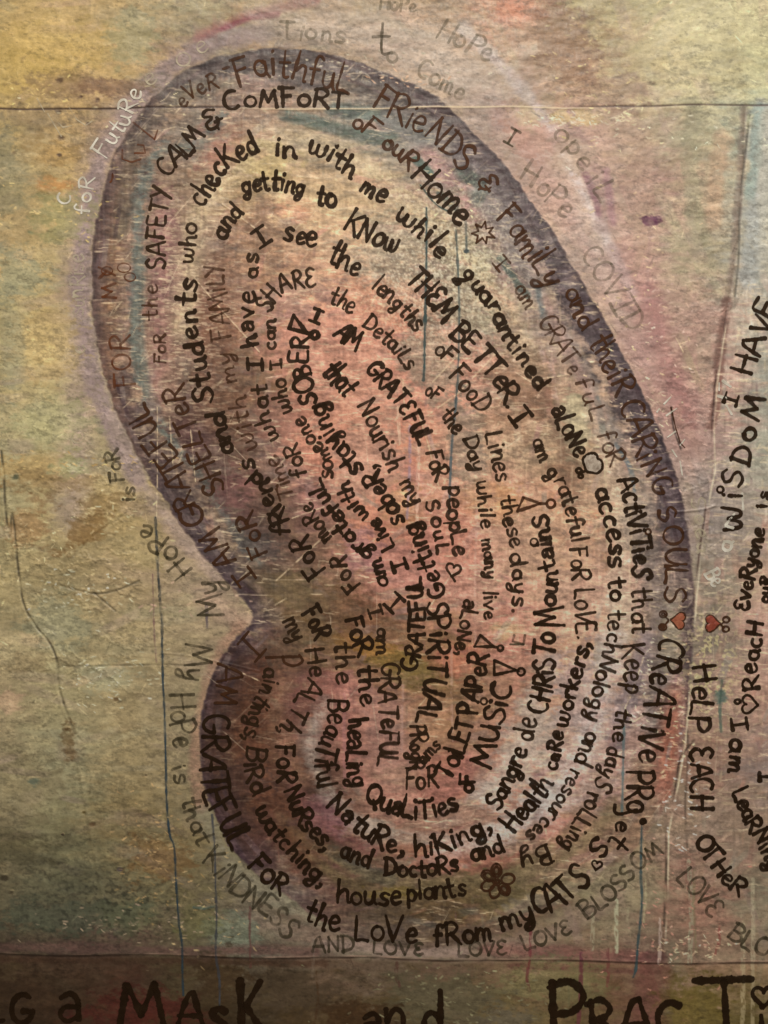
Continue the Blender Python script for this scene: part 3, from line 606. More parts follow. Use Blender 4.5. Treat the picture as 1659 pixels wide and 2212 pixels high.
# ------------------------------------------------------------------ materials
def nd(nt, t, **k):
    n = nt.nodes.new(t)
    for a, v in k.items(): setattr(n, a, v)
    return n
def painted_material(name):
    m = bpy.data.materials.new(name); m.use_nodes = True; nt = m.node_tree; bs = nt.nodes['Principled BSDF']; L = nt.links.new
    at_ = nd(nt, 'ShaderNodeVertexColor', layer_name='pigment')
    tc = nd(nt, 'ShaderNodeTexCoord')
    def noise(sx, sz, scale, det, rough=.6):
        mp = nd(nt, 'ShaderNodeMapping'); mp.inputs['Scale'].default_value = (sx, 1, sz)
        L(tc.outputs['Object'], mp.inputs['Vector'])
        n = nd(nt, 'ShaderNodeTexNoise'); n.inputs['Scale'].default_value = scale; n.inputs['Detail'].default_value = det; n.inputs['Roughness'].default_value = rough
        L(mp.outputs[0], n.inputs['Vector']); return n
    n1 = noise(.35, 1, 900, 4); n2 = noise(1, 1, 1500, 3, .7); n3 = noise(1, .3, 700, 3)
    def mul(a, b, lo, hi):
        r = nd(nt, 'ShaderNodeMapRange'); r.inputs['From Min'].default_value = .25; r.inputs['From Max'].default_value = .75
        r.inputs['To Min'].default_value = lo; r.inputs['To Max'].default_value = hi; L(b.outputs['Fac'], r.inputs['Value'])
        x = nd(nt, 'ShaderNodeMix', data_type='RGBA', blend_type='MULTIPLY'); x.inputs[0].default_value = 1
        L(a, x.inputs[6]); L(r.outputs[0], x.inputs[7]); return x.outputs[2]
    c = mul(at_.outputs['Color'], n1, .90, 1.10); c = mul(c, n2, .86, 1.14); c = mul(c, n3, .95, 1.05)
    L(c, bs.inputs['Base Color'])
    rr = nd(nt, 'ShaderNodeMapRange'); rr.inputs['To Min'].default_value = .34; rr.inputs['To Max'].default_value = .68
    L(n3.outputs['Fac'], rr.inputs['Value']); L(rr.outputs[0], bs.inputs['Roughness'])
    bs.inputs['Specular IOR Level'].default_value = .5
    ad = nd(nt, 'ShaderNodeMath', operation='ADD'); L(n1.outputs['Fac'], ad.inputs[0]); L(n2.outputs['Fac'], ad.inputs[1])
    bp = nd(nt, 'ShaderNodeBump'); bp.inputs['Strength'].default_value = .4; bp.inputs['Distance'].default_value = .00014
    L(ad.outputs[0], bp.inputs['Height']); L(bp.outputs[0], bs.inputs['Normal'])
    return m
PM = painted_material('painted_paper')

def ink(name, col, opacity, lo=.12, hi=.5, ns=420, rough=.62, patch=.0):
    m = bpy.data.materials.new(name); m.use_nodes = True; nt = m.node_tree; bs = nt.nodes['Principled BSDF']; L = nt.links.new
    bs.inputs['Base Color'].default_value = (*col, 1); bs.inputs['Roughness'].default_value = rough
    bs.inputs['Specular IOR Level'].default_value = .14
    at_ = nd(nt, 'ShaderNodeVertexColor', layer_name='ink'); sp_ = nd(nt, 'ShaderNodeSeparateColor'); L(at_.outputs['Color'], sp_.inputs[0])
    tc = nd(nt, 'ShaderNodeTexCoord')
    n = nd(nt, 'ShaderNodeTexNoise'); n.inputs['Scale'].default_value = ns; n.inputs['Detail'].default_value = 3; L(tc.outputs['Object'], n.inputs['Vector'])
    n2 = nd(nt, 'ShaderNodeTexNoise'); n2.inputs['Scale'].default_value = 110; n2.inputs['Detail'].default_value = 2; L(tc.outputs['Object'], n2.inputs['Vector'])
    # colour wanders a little with the load of the pen
    mx = nd(nt, 'ShaderNodeMix', data_type='RGBA'); mx.inputs[6].default_value = (*[c * .65 for c in col], 1); mx.inputs[7].default_value = (*[min(1, c * 1.6) for c in col], 1)
    L(n2.outputs['Fac'], mx.inputs[0]); L(mx.outputs[2], bs.inputs['Base Color'])
    s = nd(nt, 'ShaderNodeMath', operation='MULTIPLY_ADD'); s.inputs[1].default_value = .7; s.inputs[2].default_value = -.35; L(n.outputs['Fac'], s.inputs[0])
    a = nd(nt, 'ShaderNodeMath', operation='ADD'); L(sp_.outputs[0], a.inputs[0]); L(s.outputs[0], a.inputs[1])
    r = nd(nt, 'ShaderNodeMapRange', interpolation_type='SMOOTHSTEP'); r.inputs['From Min'].default_value = lo; r.inputs['From Max'].default_value = hi
    r.inputs['To Max'].default_value = opacity; L(a.outputs[0], r.inputs['Value'])
    out = r.outputs[0]
    if patch:
        p = nd(nt, 'ShaderNodeMapRange'); p.inputs['From Min'].default_value = .35; p.inputs['From Max'].default_value = .62; p.inputs['To Min'].default_value = 1 - patch; p.inputs['To Max'].default_value = 1
        L(n2.outputs['Fac'], p.inputs['Value']); q = nd(nt, 'ShaderNodeMath', operation='MULTIPLY'); L(out, q.inputs[0]); L(p.outputs[0], q.inputs[1]); out = q.outputs[0]
    L(out, bs.inputs['Alpha'])
    return m
INK = {
 'K': (ink('black_marker', (.025,.0125,.005), .97, patch=.18), 6.8, 'black-brown'),
 'k': (ink('thin_black_marker', (.034,.018,.008), .94, patch=.25), 5.3, 'dark brown'),
 'B': (ink('brown_marker', (.066,.027,.012), .92, patch=.3), 5.3, 'reddish brown'),
 'b': (ink('thin_brown_marker', (.07,.03,.014), .82, patch=.5), 4.2, 'thin brown'),
 'o': (ink('orange_brown_marker', (.14,.045,.017), .75, patch=.6), 4.2, 'orange-brown'),
 'f': (ink('faint_grey_pencil', (.058,.048,.027), .70, patch=.55), 5.0, 'faint grey-green'),
 'g': (ink('ghost_pencil', (.11,.10,.06), .36, patch=.5), 5.2, 'barely visible grey'),
 'w': (ink('white_scratch', (.85,.78,.6), .95, patch=.3), 3.6, 'white'),
 'v': (ink('faint_white_scratch', (.66,.58,.44), .55, patch=.7), 3.2, 'faint white'),
}

# ------------------------------------------------------------------ handwriting: stroke glyphs, cap height 1, x height .6
def arc(cx, cy, rx, ry, a0, a1, n=9):
    return [(cx + rx * math.cos(math.radians(a0 + (a1 - a0) * i / (n - 1))), cy + ry * math.sin(math.radians(a0 + (a1 - a0) * i / (n - 1)))) for i in range(n)]
G = {
'A': (.72, [[(.0,0),(.12,.45),(.28,.92),(.42,1.0)],[(.42,1.0),(.52,.6),(.70,-.02)],[(.08,.36),(.62,.38)]]),
'B': (.62, [[(.06,0),(.08,1)],[(.0,.96),(.3,1.02),(.52,.84),(.42,.6),(.1,.53)],[(.1,.53),(.48,.5),(.6,.26),(.42,.02),(.02,0)]]),
'C': (.62, [arc(.36,.5,.34,.5,55,300,11)]),
'D': (.66, [[(.06,0),(.08,1)],[(.0,.98),(.36,.96),(.62,.6),(.5,.18),(.0,.0)]]),
'E': (.56, [[(.5,.98),(.06,1),(.05,.5),(.04,.02),(.54,0)],[(.06,.53),(.42,.53)]]),
'ε': (.56, [[(.5,.9),(.28,1.02),(.06,.84),(.14,.6),(.36,.54),(.1,.44),(.02,.2),(.24,-.02),(.54,.1)]]),
'F': (.58, [[(.05,-.02),(.07,.98)],[(.0,.99),(.56,.97)],[(.07,.52),(.42,.54)]]),
'G': (.68, [arc(.36,.5,.34,.5,58,330,11) + [(.66,.42)],[(.38,.42),(.7,.42)]]),
'H': (.66, [[(.04,0),(.08,1)],[(.58,0),(.6,1)],[(.0,.5),(.64,.52)]]),
'I': (.56, [[(.28,.02),(.28,.98)],[(.0,.98),(.56,1.0)],[(.0,.0),(.56,.02)]]),
'J': (.5, [[(.42,1),(.42,.3),(.3,.02),(.06,.12)]]),
'K': (.64, [[(.06,0),(.08,1.02)],[(.58,.96),(.1,.44)],[(.2,.5),(.64,-.04)]]),
'L': (.52, [[(.08,1),(.06,.5),(.05,.03),(.3,.02),(.52,-.03)]]),
'M': (.86, [[(.0,0),(.14,.98)],[(.14,.98),(.4,.3)],[(.4,.3),(.66,1.0)],[(.66,1.0),(.84,0)]]),
'N': (.66, [[(.04,0),(.08,.98)],[(.08,.98),(.56,.04)],[(.56,.04),(.6,1.02)]]),
'O': (.68, [arc(.34,.5,.33,.5,95,460,14)]),
'P': (.58, [[(.07,-.04),(.06,1)],[(.0,.96),(.34,1.04),(.58,.78),(.4,.5),(.06,.46)]]),
'Q': (.72, [arc(.36,.56,.33,.44,95,460,14),[(.4,.3),(.64,-.08)]]),
'R': (.64, [[(.06,0),(.07,.98)],[(.0,.93),(.34,1.03),(.56,.78),(.36,.52),(.08,.46)],[(.22,.48),(.64,-.03)]]),
'S': (.58, [[(.52,.86),(.34,1.02),(.08,.84),(.16,.58),(.42,.46),(.54,.22),(.3,-.02),(.02,.12)]]),
'T': (.64, [[(.0,.97),(.64,1.0)],[(.32,.98),(.3,0)]]),
'U': (.62, [[(.05,1),(.04,.4),(.2,.02),(.44,.1),(.56,.5),(.58,1)],[(.58,.6),(.6,-.02)]]),
'V': (.62, [[(.0,1),(.28,0)],[(.28,0),(.62,1.02)]]),
'W': (.9, [[(.0,.95),(.1,.1),(.3,.1),(.42,.7)],[(.42,.7),(.5,.1),(.72,.1),(.86,1.0)]]),
'Y': (.6, [[(.0,1),(.3,.5)],[(.6,1),(.12,-.1)]]),
'a': (.5, [arc(.24,.29,.22,.27,60,420,12),[(.44,.56),(.42,.2),(.52,.0)]]),
'@': (.5, [[(.08,.52),(.28,.62),(.42,.44),(.42,.0)],[(.42,.34),(.16,.34),(.04,.16),(.18,0),(.42,.12)]]),
'b': (.5, [[(.06,1.0),(.06,0)],[(.06,.42),(.28,.58),(.46,.34),(.3,.02),(.06,.08)]]),
'c': (.44, [arc(.25,.29,.22,.29,55,310,9)]),
'd': (.52, [arc(.22,.28,.21,.27,60,420,12),[(.46,1.02),(.44,.3),(.48,-.01)]]),
'e': (.48, [[(.06,.28),(.4,.36),(.36,.56),(.18,.58),(.04,.32),(.12,.04),(.28,-.01),(.46,.1)]]),
'f': (.44, [[(.46,.92),(.3,1.04),(.18,.86),(.16,.4),(.14,-.06)],[(.0,.5),(.38,.52)]]),
'g': (.52, [arc(.22,.32,.2,.24,60,420,12),[(.44,.58),(.44,.1),(.36,-.32),(.1,-.34),(.12,-.14),(.44,.0)]]),
'h': (.5, [[(.06,1.02),(.05,0)],[(.05,.3),(.22,.54),(.38,.46),(.42,.0),(.5,-.02)]]),
'i': (.18, [[(.08,.56),(.09,0)],[(.09,.80),(.11,.85)]]),
'l': (.18, [[(.09,1.02),(.08,0)]]),
'm': (.74, [[(.04,.58),(.05,0)],[(.05,.34),(.2,.58),(.34,.44),(.36,.02)],[(.36,.34),(.5,.58),(.64,.44),(.66,.0),(.74,-.02)]]),
'n': (.52, [[(.04,.58),(.05,0)],[(.05,.3),(.22,.58),(.4,.46),(.42,.02),(.52,-.01)]]),
'o': (.5, [arc(.25,.29,.23,.29,95,460,12)]),
'p': (.5, [[(.06,.58),(.05,-.34)],[(.05,.42),(.26,.6),(.46,.34),(.3,.02),(.06,.1)]]),
'q': (.5, [arc(.26,.38,.2,.24,0,-330,12),[(.42,.5),(.36,.1),(.1,-.3),(-.08,-.5),(.2,-.52),(.28,-.34)]]),
'r': (.38, [[(.05,.58),(.06,0)],[(.06,.34),(.2,.56),(.38,.54)]]),
's': (.44, [[(.4,.54),(.22,.62),(.06,.48),(.2,.32),(.4,.2),(.28,.0),(.03,.06)]]),
't': (.42, [[(.22,.98),(.2,.3),(.24,.0),(.4,.02)],[(.0,.58),(.42,.6)]]),
'u': (.5, [[(.05,.56),(.06,.14),(.22,.0),(.38,.16),(.42,.56)],[(.42,.56),(.44,.1),(.52,-.02)]]),
'v': (.46, [[(.0,.58),(.2,0)],[(.2,0),(.46,.6)]]),
'w': (.7, [[(.02,.58),(.06,.1),(.2,.02),(.32,.2),(.34,.5)],[(.34,.5),(.38,.08),(.54,.02),(.66,.2),(.68,.6)]]),
'y': (.5, [[(.04,.58),(.1,.2),(.26,.16),(.42,.4)],[(.46,.6),(.4,.0),(.28,-.34),(.06,-.34),(.1,-.16),(.36,-.02)]]),
',': (.22, [[(.06,.1),(.14,.12),(.14,-.04),(.02,-.2)]]),
'.': (.18, [[(.07,.03),(.11,.07)]]),
'-': (.4, [[(.04,.4),(.34,.42)]]),
'&': (.62, [[(.56,.82),(.3,1.0),(.1,.8),(.36,.54),(.06,.4),(.06,.1),(.3,.02),(.48,.2),(.5,.42)],[(.36,.3),(.64,.28)],[(.3,.02),(.3,-.1)]]),
}
G['K'] = G['K']; G['k'] = (.5, [[(.06,1.02),(.05,0)],[(.42,.6),(.08,.26)],[(.14,.3),(.48,-.02)]])
TILE = {'a':(0,0),'b':(1000,0),'c':(2000,0),'d':(0,1000),'e':(1000,1000),'f':(2000,1000),'g':(0,2000),'h':(1000,2000),'i':(2000,2000),'j':(0,3000),'k':(1000,3000),'l':(2000,3000),
        'A':(500,500),'B':(1500,500),'C':(500,1500),'D':(1500,1500),'E':(500,2500),'F':(1500,2500),'p':(0,3432),'q':(1000,3432),'r':(2024,3432)}
TS = {k: (v[0] * 1659 / 3024, v[1] * 1659 / 3024, 1659 / 3024 / 1.659) for k, v in TILE.items()}
TS['G'] = (2424 * .548611, 1500 * .548611, .24805); TS['H'] = (2424 * .548611, 2500 * .548611, .24805)
TS['s'] = (1100 * .548611, 2700 * .548611, .19841); TS['0'] = (0, 0, 1.0)
def conv(t, x, y):
    a = TS[t]; return (a[0] + x * a[2], a[1] + y * a[2])

class Ribbon:
    """collects pen strokes as ribbons that follow the relief of the paper"""
    def __init__(s): s.V = []; s.F = []; s.C = []; s.z = .9
    def stroke(s, pts, wd, jit=.14):
        P = np.array(pts, float)
        if len(P) < 2: return
        # resample
        seg = np.hypot(*np.diff(P, axis=0).T); cum = np.concatenate([[0], np.cumsum(seg)])
        if cum[-1] < .5: P = np.array([P[0] - (.6, 0), P[0] + (.6, 0)]); seg = np.hypot(*np.diff(P, axis=0).T); cum = np.concatenate([[0], np.cumsum(seg)])
        n = max(3, int(cum[-1] / 3.2) + 1)
        t = np.linspace(0, cum[-1], n); P = np.stack([np.interp(t, cum, P[:, 0]), np.interp(t, cum, P[:, 1])], 1)
        T = np.gradient(P, axis=0); T /= (np.hypot(T[:, 0], T[:, 1])[:, None] + 1e-9); Nn = np.stack([-T[:, 1], T[:, 0]], 1)
        r = wd * .5 * 1.5 * (1 + .16 * math.cos(random.uniform(0, 6)) * np.linspace(-1, 1, n)) * (1 + jit * np.convolve(rng.standard_normal(n + 4), np.ones(5) / 2.2, 'valid')[:n])
        # round caps
        e = wd * .5
        P = np.vstack([P[0] - T[0] * e * 1.3, P[0] - T[0] * e * .75, P, P[-1] + T[-1] * e * .75, P[-1] + T[-1] * e * 1.3])
        Nn = np.vstack([Nn[0], Nn[0], Nn, Nn[-1], Nn[-1]]); r = np.concatenate([[r[0] * .35, r[0] * .8], r, [r[-1] * .8, r[-1] * .35]])
        cv = np.ones(len(P)); cv[0] = cv[-1] = 0; cv[1] = cv[-2] = .8
        off = np.array([-1, -.45, .45, 1.0]); val = np.array([0, .8, .8, 0])
        b = len(s.V) and sum(len(v) for v in s.V)
        X = P[:, None, 0] + Nn[:, None, 0] * off * r[:, None]; Y = P[:, None, 1] + Nn[:, None, 1] * off * r[:, None]
        h = hgt(X, Y) + s.z + np.linspace(0, .05, len(P))[:, None]; s.z += .07
        s.V.append(np.stack([(X - CX) * K, -h * K, (CY - Y) * K], -1).reshape(-1, 3)); s.C.append((val[None, :] * cv[:, None]).ravel())
        m = len(P); idx = b + np.arange(m * 4).reshape(m, 4)
        q = np.stack([idx[:-1, :-1], idx[:-1, 1:], idx[1:, 1:], idx[1:, :-1]], -1).reshape(-1, 4)
        s.F.append(q)
    def build(s, name, mat, parent):
        V = np.vstack(s.V); F = np.vstack(s.F)[:, ::-1]
        c = V.mean(axis=0); V = V - c
        o = new_mesh(name, V, F, mat, parent); o.location = tuple(c)
        col = np.concatenate(s.C); set_col(o.data, 'ink', np.stack([col] * 3, 1))
        return o

def prep_path(t, pts):
    P = [conv(t, pts[i], pts[i + 1]) for i in range(0, len(pts), 2)]
    P = np.array(crom(P, 10)) if len(P) > 2 else np.array(P, float)
    seg = np.hypot(*np.diff(P, axis=0).T); cum = np.concatenate([[0], np.cumsum(seg)])
    T = np.gradient(P, axis=0); ang = np.unwrap(np.arctan2(T[:, 1], T[:, 0]))
    if len(P) > 4:
        k = 5; ang = np.convolve(np.pad(ang, k, mode='edge'), np.ones(2 * k + 1) / (2 * k + 1), 'valid')
    return P, cum, ang

class Ink_word: pass
def write(t, text, pts, H, style, parent, wd=None, z0=.9):
    P, cum, ang = prep_path(t, pts)
    Hs = H * TS[t][2]; mat, w0, _ = INK[style]
    wd = wd or w0
    gap = .11
    adv = [G[c][0] for c in text]; tot = sum(adv) + gap * (len(text) - 1)
    sx = cum[-1] / tot
    R = Ribbon(); R.z = z0; pos = 0
    for c, a in zip(text, adv):
        mid = (pos + a / 2) * sx
        px = np.interp(mid, cum, P[:, 0]); py = np.interp(mid, cum, P[:, 1]); th = np.interp(mid, cum, ang)
        th += random.gauss(0, .05); k = random.gauss(1, .05); off = random.gauss(0, .025) * Hs; sh = random.gauss(.0, .05)
        ct, st = math.cos(th), math.sin(th)
        gx = min(sx, Hs * 1.35)      # a letter is never stretched far beyond its own shape
        for strk in G[c][1]:
            sp_ = crom(strk, 5) if len(strk) > 2 else [np.array(q, float) for q in strk]
            q = []
            jx, jy = random.gauss(0, .018), random.gauss(0, .018)
            for (u, v) in sp_:
                lx = ((u + jx - a / 2) * k) * gx + sh * v * Hs; ly = (v + jy) * Hs * k + off
                q.append((px + lx * ct + ly * st, py + lx * st - ly * ct))
            R.stroke(q, wd * random.uniform(.88, 1.12))
        pos += a + gap
    return R
COUNT = {}
TXT = []
def word(t, text, pts, H, style, wd=None, where='L'):
    TXT.append((t, text, pts, H, style, wd, where))
#WORDS
word('C','I',[850,1295,780,1190],120,'B')
word('C','AM',[705,1175,600,950],150,'B')
word('C','G',[515,925,470,790],140,'B')
word('C','RATEFUL',[445,800,350,500,240,370,115,150],140,'B')
word('d','FOR',[870,860,860,740,845,530],130,'o')
word('d','MY',[760,300,745,70],95,'o')
word('a','eVeR',[1195,700,1290,620,1430,570],100,'b')
word('b','-',[-195,490,-140,480],110,'b')
word('b','FaithfuL',[-100,545,100,495,330,530,470,560,620,605],175,'B')
word('b','FRieNDS',[775,690,950,810,1100,880,1230,985,1370,1130],165,'B')
word('B','&',[610,350,690,450],120,'B')
word('B','FamiLy',[755,600,845,700,925,830,1010,930,1070,1040],165,'B')
word('B','and',[1195,1085,1245,1190,1320,1330],125,'B')
word('f','theiR',[525,580,600,720,645,800,715,925],150,'B')
word('G','CARiNG',[40,200,110,420,190,670,250,790,340,1010],200,'B')
word('G','SOULS',[345,1120,415,1320,430,1640,430,1930],180,'B')
word('H','CReATiVe',[395,10,340,250,290,480,250,700,205,900,210,1100],225,'K',6.8)
word('l','PRo',[785,55,775,240,785,330],170,'K',6.8)
word('l','J',[672,262,720,372],165,'K',6.6)
word('l','e',[720,385,700,445],100,'K')
word('l','t',[700,450,640,520],150,'K')
word('l','S',[590,470,520,560],135,'K')
word('l','CATS',[175,990,340,950,450,850,540,775],160,'K',7.2)
word('l','my',[-40,1105,190,1030],140,'K')
word('k','fRom',[1175,1195,1400,1175,1560,1160],140,'K')
word('k','LoVe',[660,1165,830,1165,1060,1175],155,'K')
word('k','the',[320,1030,440,1085,550,1100],150,'K')
word('E','FoR',[790,1510,880,1600,1010,1700],140,'K')
word('E','GRATEFUL',[500,530,495,750,487,950,515,1080,590,1230,690,1400],165,'K')
word('E','AM',[600,195,570,450],150,'B')
word('E','I',[785,-25,725,55],150,'B')
# second ring
word('C','FoR',[915,1125,870,1010,820,850],120,'B')
word('C','SHELTeR',[645,700,585,560,515,430,465,320,400,180,375,20],135,'B')
word('d','FoR',[1085,715,1078,520],80,'b')
word('d','the',[1020,430,1030,190],95,'b')
word('A','SAFETY',[250,920,245,640,290,400],120,'k')
word('A','CALM',[265,325,360,235,430,160,510,55],120,'K',5.8)
word('a','&',[1370,860,1470,810],125,'K')
word('b','CoMFoRT',[-175,720,-60,690,150,695,330,690,600,712],115,'K')
word('b','oF',[640,815,770,895],110,'B')
word('b','ouR',[830,950,920,1015,1010,1110],110,'B',6.4)
word('b','Home',[1025,1165,1110,1240,1190,1320,1340,1475],155,'K')
word('B','I',[705,870,790,970],100,'b')
word('B','am',[870,1060,950,1190],110,'b')
word('f','GRATe',[200,440,290,600,350,700,410,790],120,'b')
word('f','fuL',[440,830,495,960,555,1090],110,'b')
word('f','foR',[590,1180,620,1290,670,1390],120,'b')
word('G','ActiViTieS',[20,870,70,1030,95,1160,120,1290,145,1450,160,1600,145,1700],160,'K')
word('G','that',[140,1810,150,2200],170,'k',5.4)
word('H','Keep',[55,90,80,300,90,510],185,'k',5.4)
word('F','the',[1545,480,1530,580,1510,690],100,'k',5.4)
word('F','dayS',[1490,730,1465,840,1390,970],110,'k',5.4)
word('F','roLLing',[1350,1020,1320,1120,1265,1200,1230,1290,1170,1370],115,'k',5.4)
word('F','By',[1090,1370,900,1440],135,'k',5.4)
# third ring
word('C','FoR',[1290,1230,1225,1140,1180,1010],125,'K')
word('C','fRiends',[1060,1000,1035,850,950,750,925,650,850,590,815,500],115,'K')
word('C','and',[700,460,625,200],110,'K')
word('d','Students',[1395,965,1370,800,1330,620,1290,480,1275,320,1290,170],120,'K')
word('A','who',[430,890,460,630],110,'k')
word('A','checKed',[500,520,575,400,620,310,720,235,870,160],145,'K')
word('A','in',[965,185,1110,195],125,'K')
word('A','with',[1180,170,1300,215,1470,330],130,'K')
word('b','me',[690,1240,840,1330],130,'K')
word('B','while',[95,590,210,690,300,760,380,870],125,'K')
word('B','quarantined',[520,960,600,1065,700,1190,790,1370,880,1500,960,1620,1030,1720],105,'K')
word('f','@LoNe',[290,1020,350,1160,440,1330],120,'K')
word('D','access',[1400,710,1440,860,1480,1000,1495,1225],120,'K')
word('D','to',[1490,1290,1500,1440],110,'K')
word('i','techNology',[650,670,645,850,605,1000,560,1150,510,1380],110,'k')
word('i','and',[520,1460,430,1650],110,'k')
word('F','resources',[1240,870,1180,1000,1100,1130,1040,1210,940,1300],95,'k')
# fourth ring
word('C','FoR',[1525,1325,1450,1240,1430,1140],110,'k')
word('C','moRe',[1335,1020,1270,920,1200,790],105,'k')
word('C','Time',[1090,760,1060,640,980,480],100,'b')
word('C','with',[850,430,800,270,770,90],110,'b')
word('d','my',[1550,840,1500,640],105,'b')
word('A','FAMiLY',[670,1370,655,1150,610,880],125,'b')
word('A','and',[640,735,690,640,760,560],115,'K')
word('A','getting',[760,430,900,410,1010,410,1150,440],115,'K')
word('A','to',[1230,500,1360,530],135,'K')
word('b','KNow',[590,1490,720,1570,920,1660],150,'K')
word('e','THεM',[985,175,1070,260,1140,320,1230,450],140,'K')
word('e','BETTeR.',[1280,530,1400,640,1480,740,1560,830,1660,1010],130,'K')
word('D','I',[830,235,885,300],130,'K')
word('D','am',[980,400,1040,530],95,'k')
word('D','grateful',[1075,600,1150,700,1200,830,1250,1050],105,'k')
word('D','FoR',[1235,1095,1250,1300],115,'k')
word('i','LoVE.',[435,530,445,850],130,'k')
word('F','Health',[880,1290,990,1150,1060,1060,1120,970],130,'K')
word('F','c@Re',[1145,880,1195,640],95,'K')
word('F','workers,',[1215,600,1285,330,1370,50],105,'K')
# fifth ring
word('C','what',[1000,370,935,230,910,20],100,'k')
word('A','I',[885,1600,885,1500],95,'K')
word('A','h@ve',[865,1425,825,1300,830,1080],110,'K')
word('A','as',[850,995,860,820],110,'k')
word('A','I',[860,805,965,740],130,'K')
word('A','see',[1020,735,1235,780],140,'K')
word('A','the',[1310,870,1400,925,1510,965],150,'K')
word('e','lengths',[770,225,850,290,940,380,1060,510],110,'k')
word('e','oF',[1175,640,1270,720],100,'k')
word('e','FooD',[1280,800,1370,900,1450,1050],125,'k')
word('D','Lines',[680,350,720,480,765,660],110,'k')
word('D','these',[780,760,800,900,850,1090],95,'k')
word('D','days.',[845,1140,860,1320,855,1510],105,'k')
word('F','Sangre',[760,1150,830,1020,900,880,950,750],115,'K')
word('F','de',[990,690,1015,550],140,'k')
word('F','CHRiSTo',[1080,520,1115,350,1130,150,1135,-10],130,'K')
word('i','M',[365,765,350,640],190,'K')
word('i','ount@inS',[300,640,320,430,290,300,255,40],105,'K')
# sixth ring
word('h','I',[985,615,915,540],110,'K')
word('h','am',[880,500,820,330],95,'K')
word('C','gratefuL',[1610,1120,1510,1040,1440,940,1380,820,1310,740,1265,640],100,'K')
word('C','foR',[1170,610,1145,520,1110,400],100,'k')
word('C','someone',[1345,630,1320,470,1240,390,1200,320,1155,225],95,'k')
word('C','who',[1080,190,1040,80,1035,-20],100,'k')
word('A','I',[1005,1590,1005,1505],75,'k')
word('A','can',[975,1450,970,1255],85,'k')
word('A','SHARε',[930,1215,985,1120,1060,1060,1230,1040],115,'k')
word('A','the',[1320,1140,1470,1220],115,'k')
word('e','DetaiLs',[710,470,790,540,910,640,1000,760],100,'k')
word('e','oF',[1115,910,1190,960],90,'k')
word('e','the',[1215,1055,1310,1180],100,'k')
word('e','Day',[1370,1210,1400,1320,1430,1420],90,'k')
word('D','while',[625,660,640,820,655,960],90,'k')
word('D','many',[660,1035,680,1180,680,1290],85,'k')
word('D','live',[670,1375,680,1555],85,'k')
word('h','@LoNe,',[1380,600,1350,740,1320,880,1335,960],95,'k')
# seventh ring
word('h','I',[1010,410,975,310],95,'K')
word('h','Live',[915,245,860,150,810,60],90,'K')
word('C','with',[1575,880,1490,760,1450,650],90,'K')
word('e','SOBER',[415,970,375,800,350,690,360,540],115,'K',6.5)
word('e','I',[335,420,450,475],85,'K',6.5)
word('e','staying',[715,1400,665,1310,605,1240,545,1180,500,1090,455,970],125,'K',6.7)
word('e','sobeR,',[980,1740,920,1620,850,1500,800,1370],120,'K',6.7)
word('h','Getting',[1260,560,1190,400,1140,260,1060,90],115,'K',6.7)
word('h','SPiRiTUAL',[1130,620,1145,850,1130,1080,1060,1390],130,'K',6.5)
word('h','I',[735,650,765,725],85,'k')
word('h','am',[800,785,805,955],90,'k')
word('h','GRATeFUL',[840,1010,820,1250,830,1420,810,1680],120,'k',5.6)
word('h','GRATEFUL',[1060,1060,1095,900,1115,700,1085,450],95,'K')
word('F','FoR',[165,1010,375,985],125,'k')
word('F','PRogR',[195,590,185,880],100,'k')
word('F','ams',[280,850,395,720],85,'k')
word('F','ToiLET',[440,940,520,820,565,700,605,555],118,'K')
word('F','PAPeR',[620,520,655,350,700,130],120,'K')
word('F','oF',[590,1035,610,900],90,'K')
word('F','MUSiC',[715,865,770,640,815,500,860,320],130,'K')
word('k','Qu@LiTies',[720,260,850,320,1000,362,1130,370,1240,340,1335,300],130,'K')
word('s','he@Ling',[770,370,745,600,735,850,790,1100],210,'K')
word('h','the',[680,1030,690,1200,710,1300],120,'K')
word('h','FoR',[590,730,640,860,680,970],120,'K')
word('h','FoR',[315,690,370,780,400,860],120,'K')
word('h','the',[530,880,540,1010,535,1150],115,'k')
word('s','BeauTiful',[545,150,530,400,440,600,390,800,420,1110],215,'K',5.6)
word('k','N@tuRe,',[470,290,600,400,700,480,830,560,980,600],130,'K')
word('k','hiKing,',[1050,610,1200,600,1350,540,1560,440],130,'K')
word('h','HeALTh,',[340,930,360,1090,290,1210,240,1330,150,1460],115,'k')
word('E','FoR',[980,720,990,960],125,'K')
word('k','NuRses,',[200,190,250,320,310,420,400,510,460,580],110,'K')
word('k','and',[560,610,750,690],120,'K')
word('k','DoctoRs',[855,730,1000,745,1150,740,1340,700],105,'K')
word('k','and',[1430,650,1640,585],115,'K')
word('h','my',[190,740,250,880],130,'k')
word('E','P',[905,140,915,205],205,'B')
word('E','aintings,',[905,215,880,340,830,430,800,520,760,680],110,'k')
word('E','BiRd',[785,730,775,900,830,1050],125,'k',5.4)
word('E','watching,',[835,1150,920,1280,1010,1390,1100,1480,1180,1570,1270,1640],115,'K')
word('k','house',[545,915,960,925],130,'K',6)
word('k','plants',[1000,910,1390,865],120,'K',6)
word('e','AM',[520,530,660,640],120,'K')
word('e','GRATεFUL',[730,750,830,880,930,980,1000,1100,1080,1250],115,'K')
word('D','FoR',[295,470,320,570,370,650],105,'k',5.6)
word('D','peopLe',[440,690,440,850,455,1000,480,1140],105,'k',5.6)
word('e','that',[450,765,520,850,590,935],135,'K')
word('e','Nourish',[670,1000,740,1120,800,1250,890,1420],120,'k',5.6)
word('e','my',[950,1500,1030,1650],110,'k')
word('D','SouL',[285,790,330,930,375,1140],90,'k')
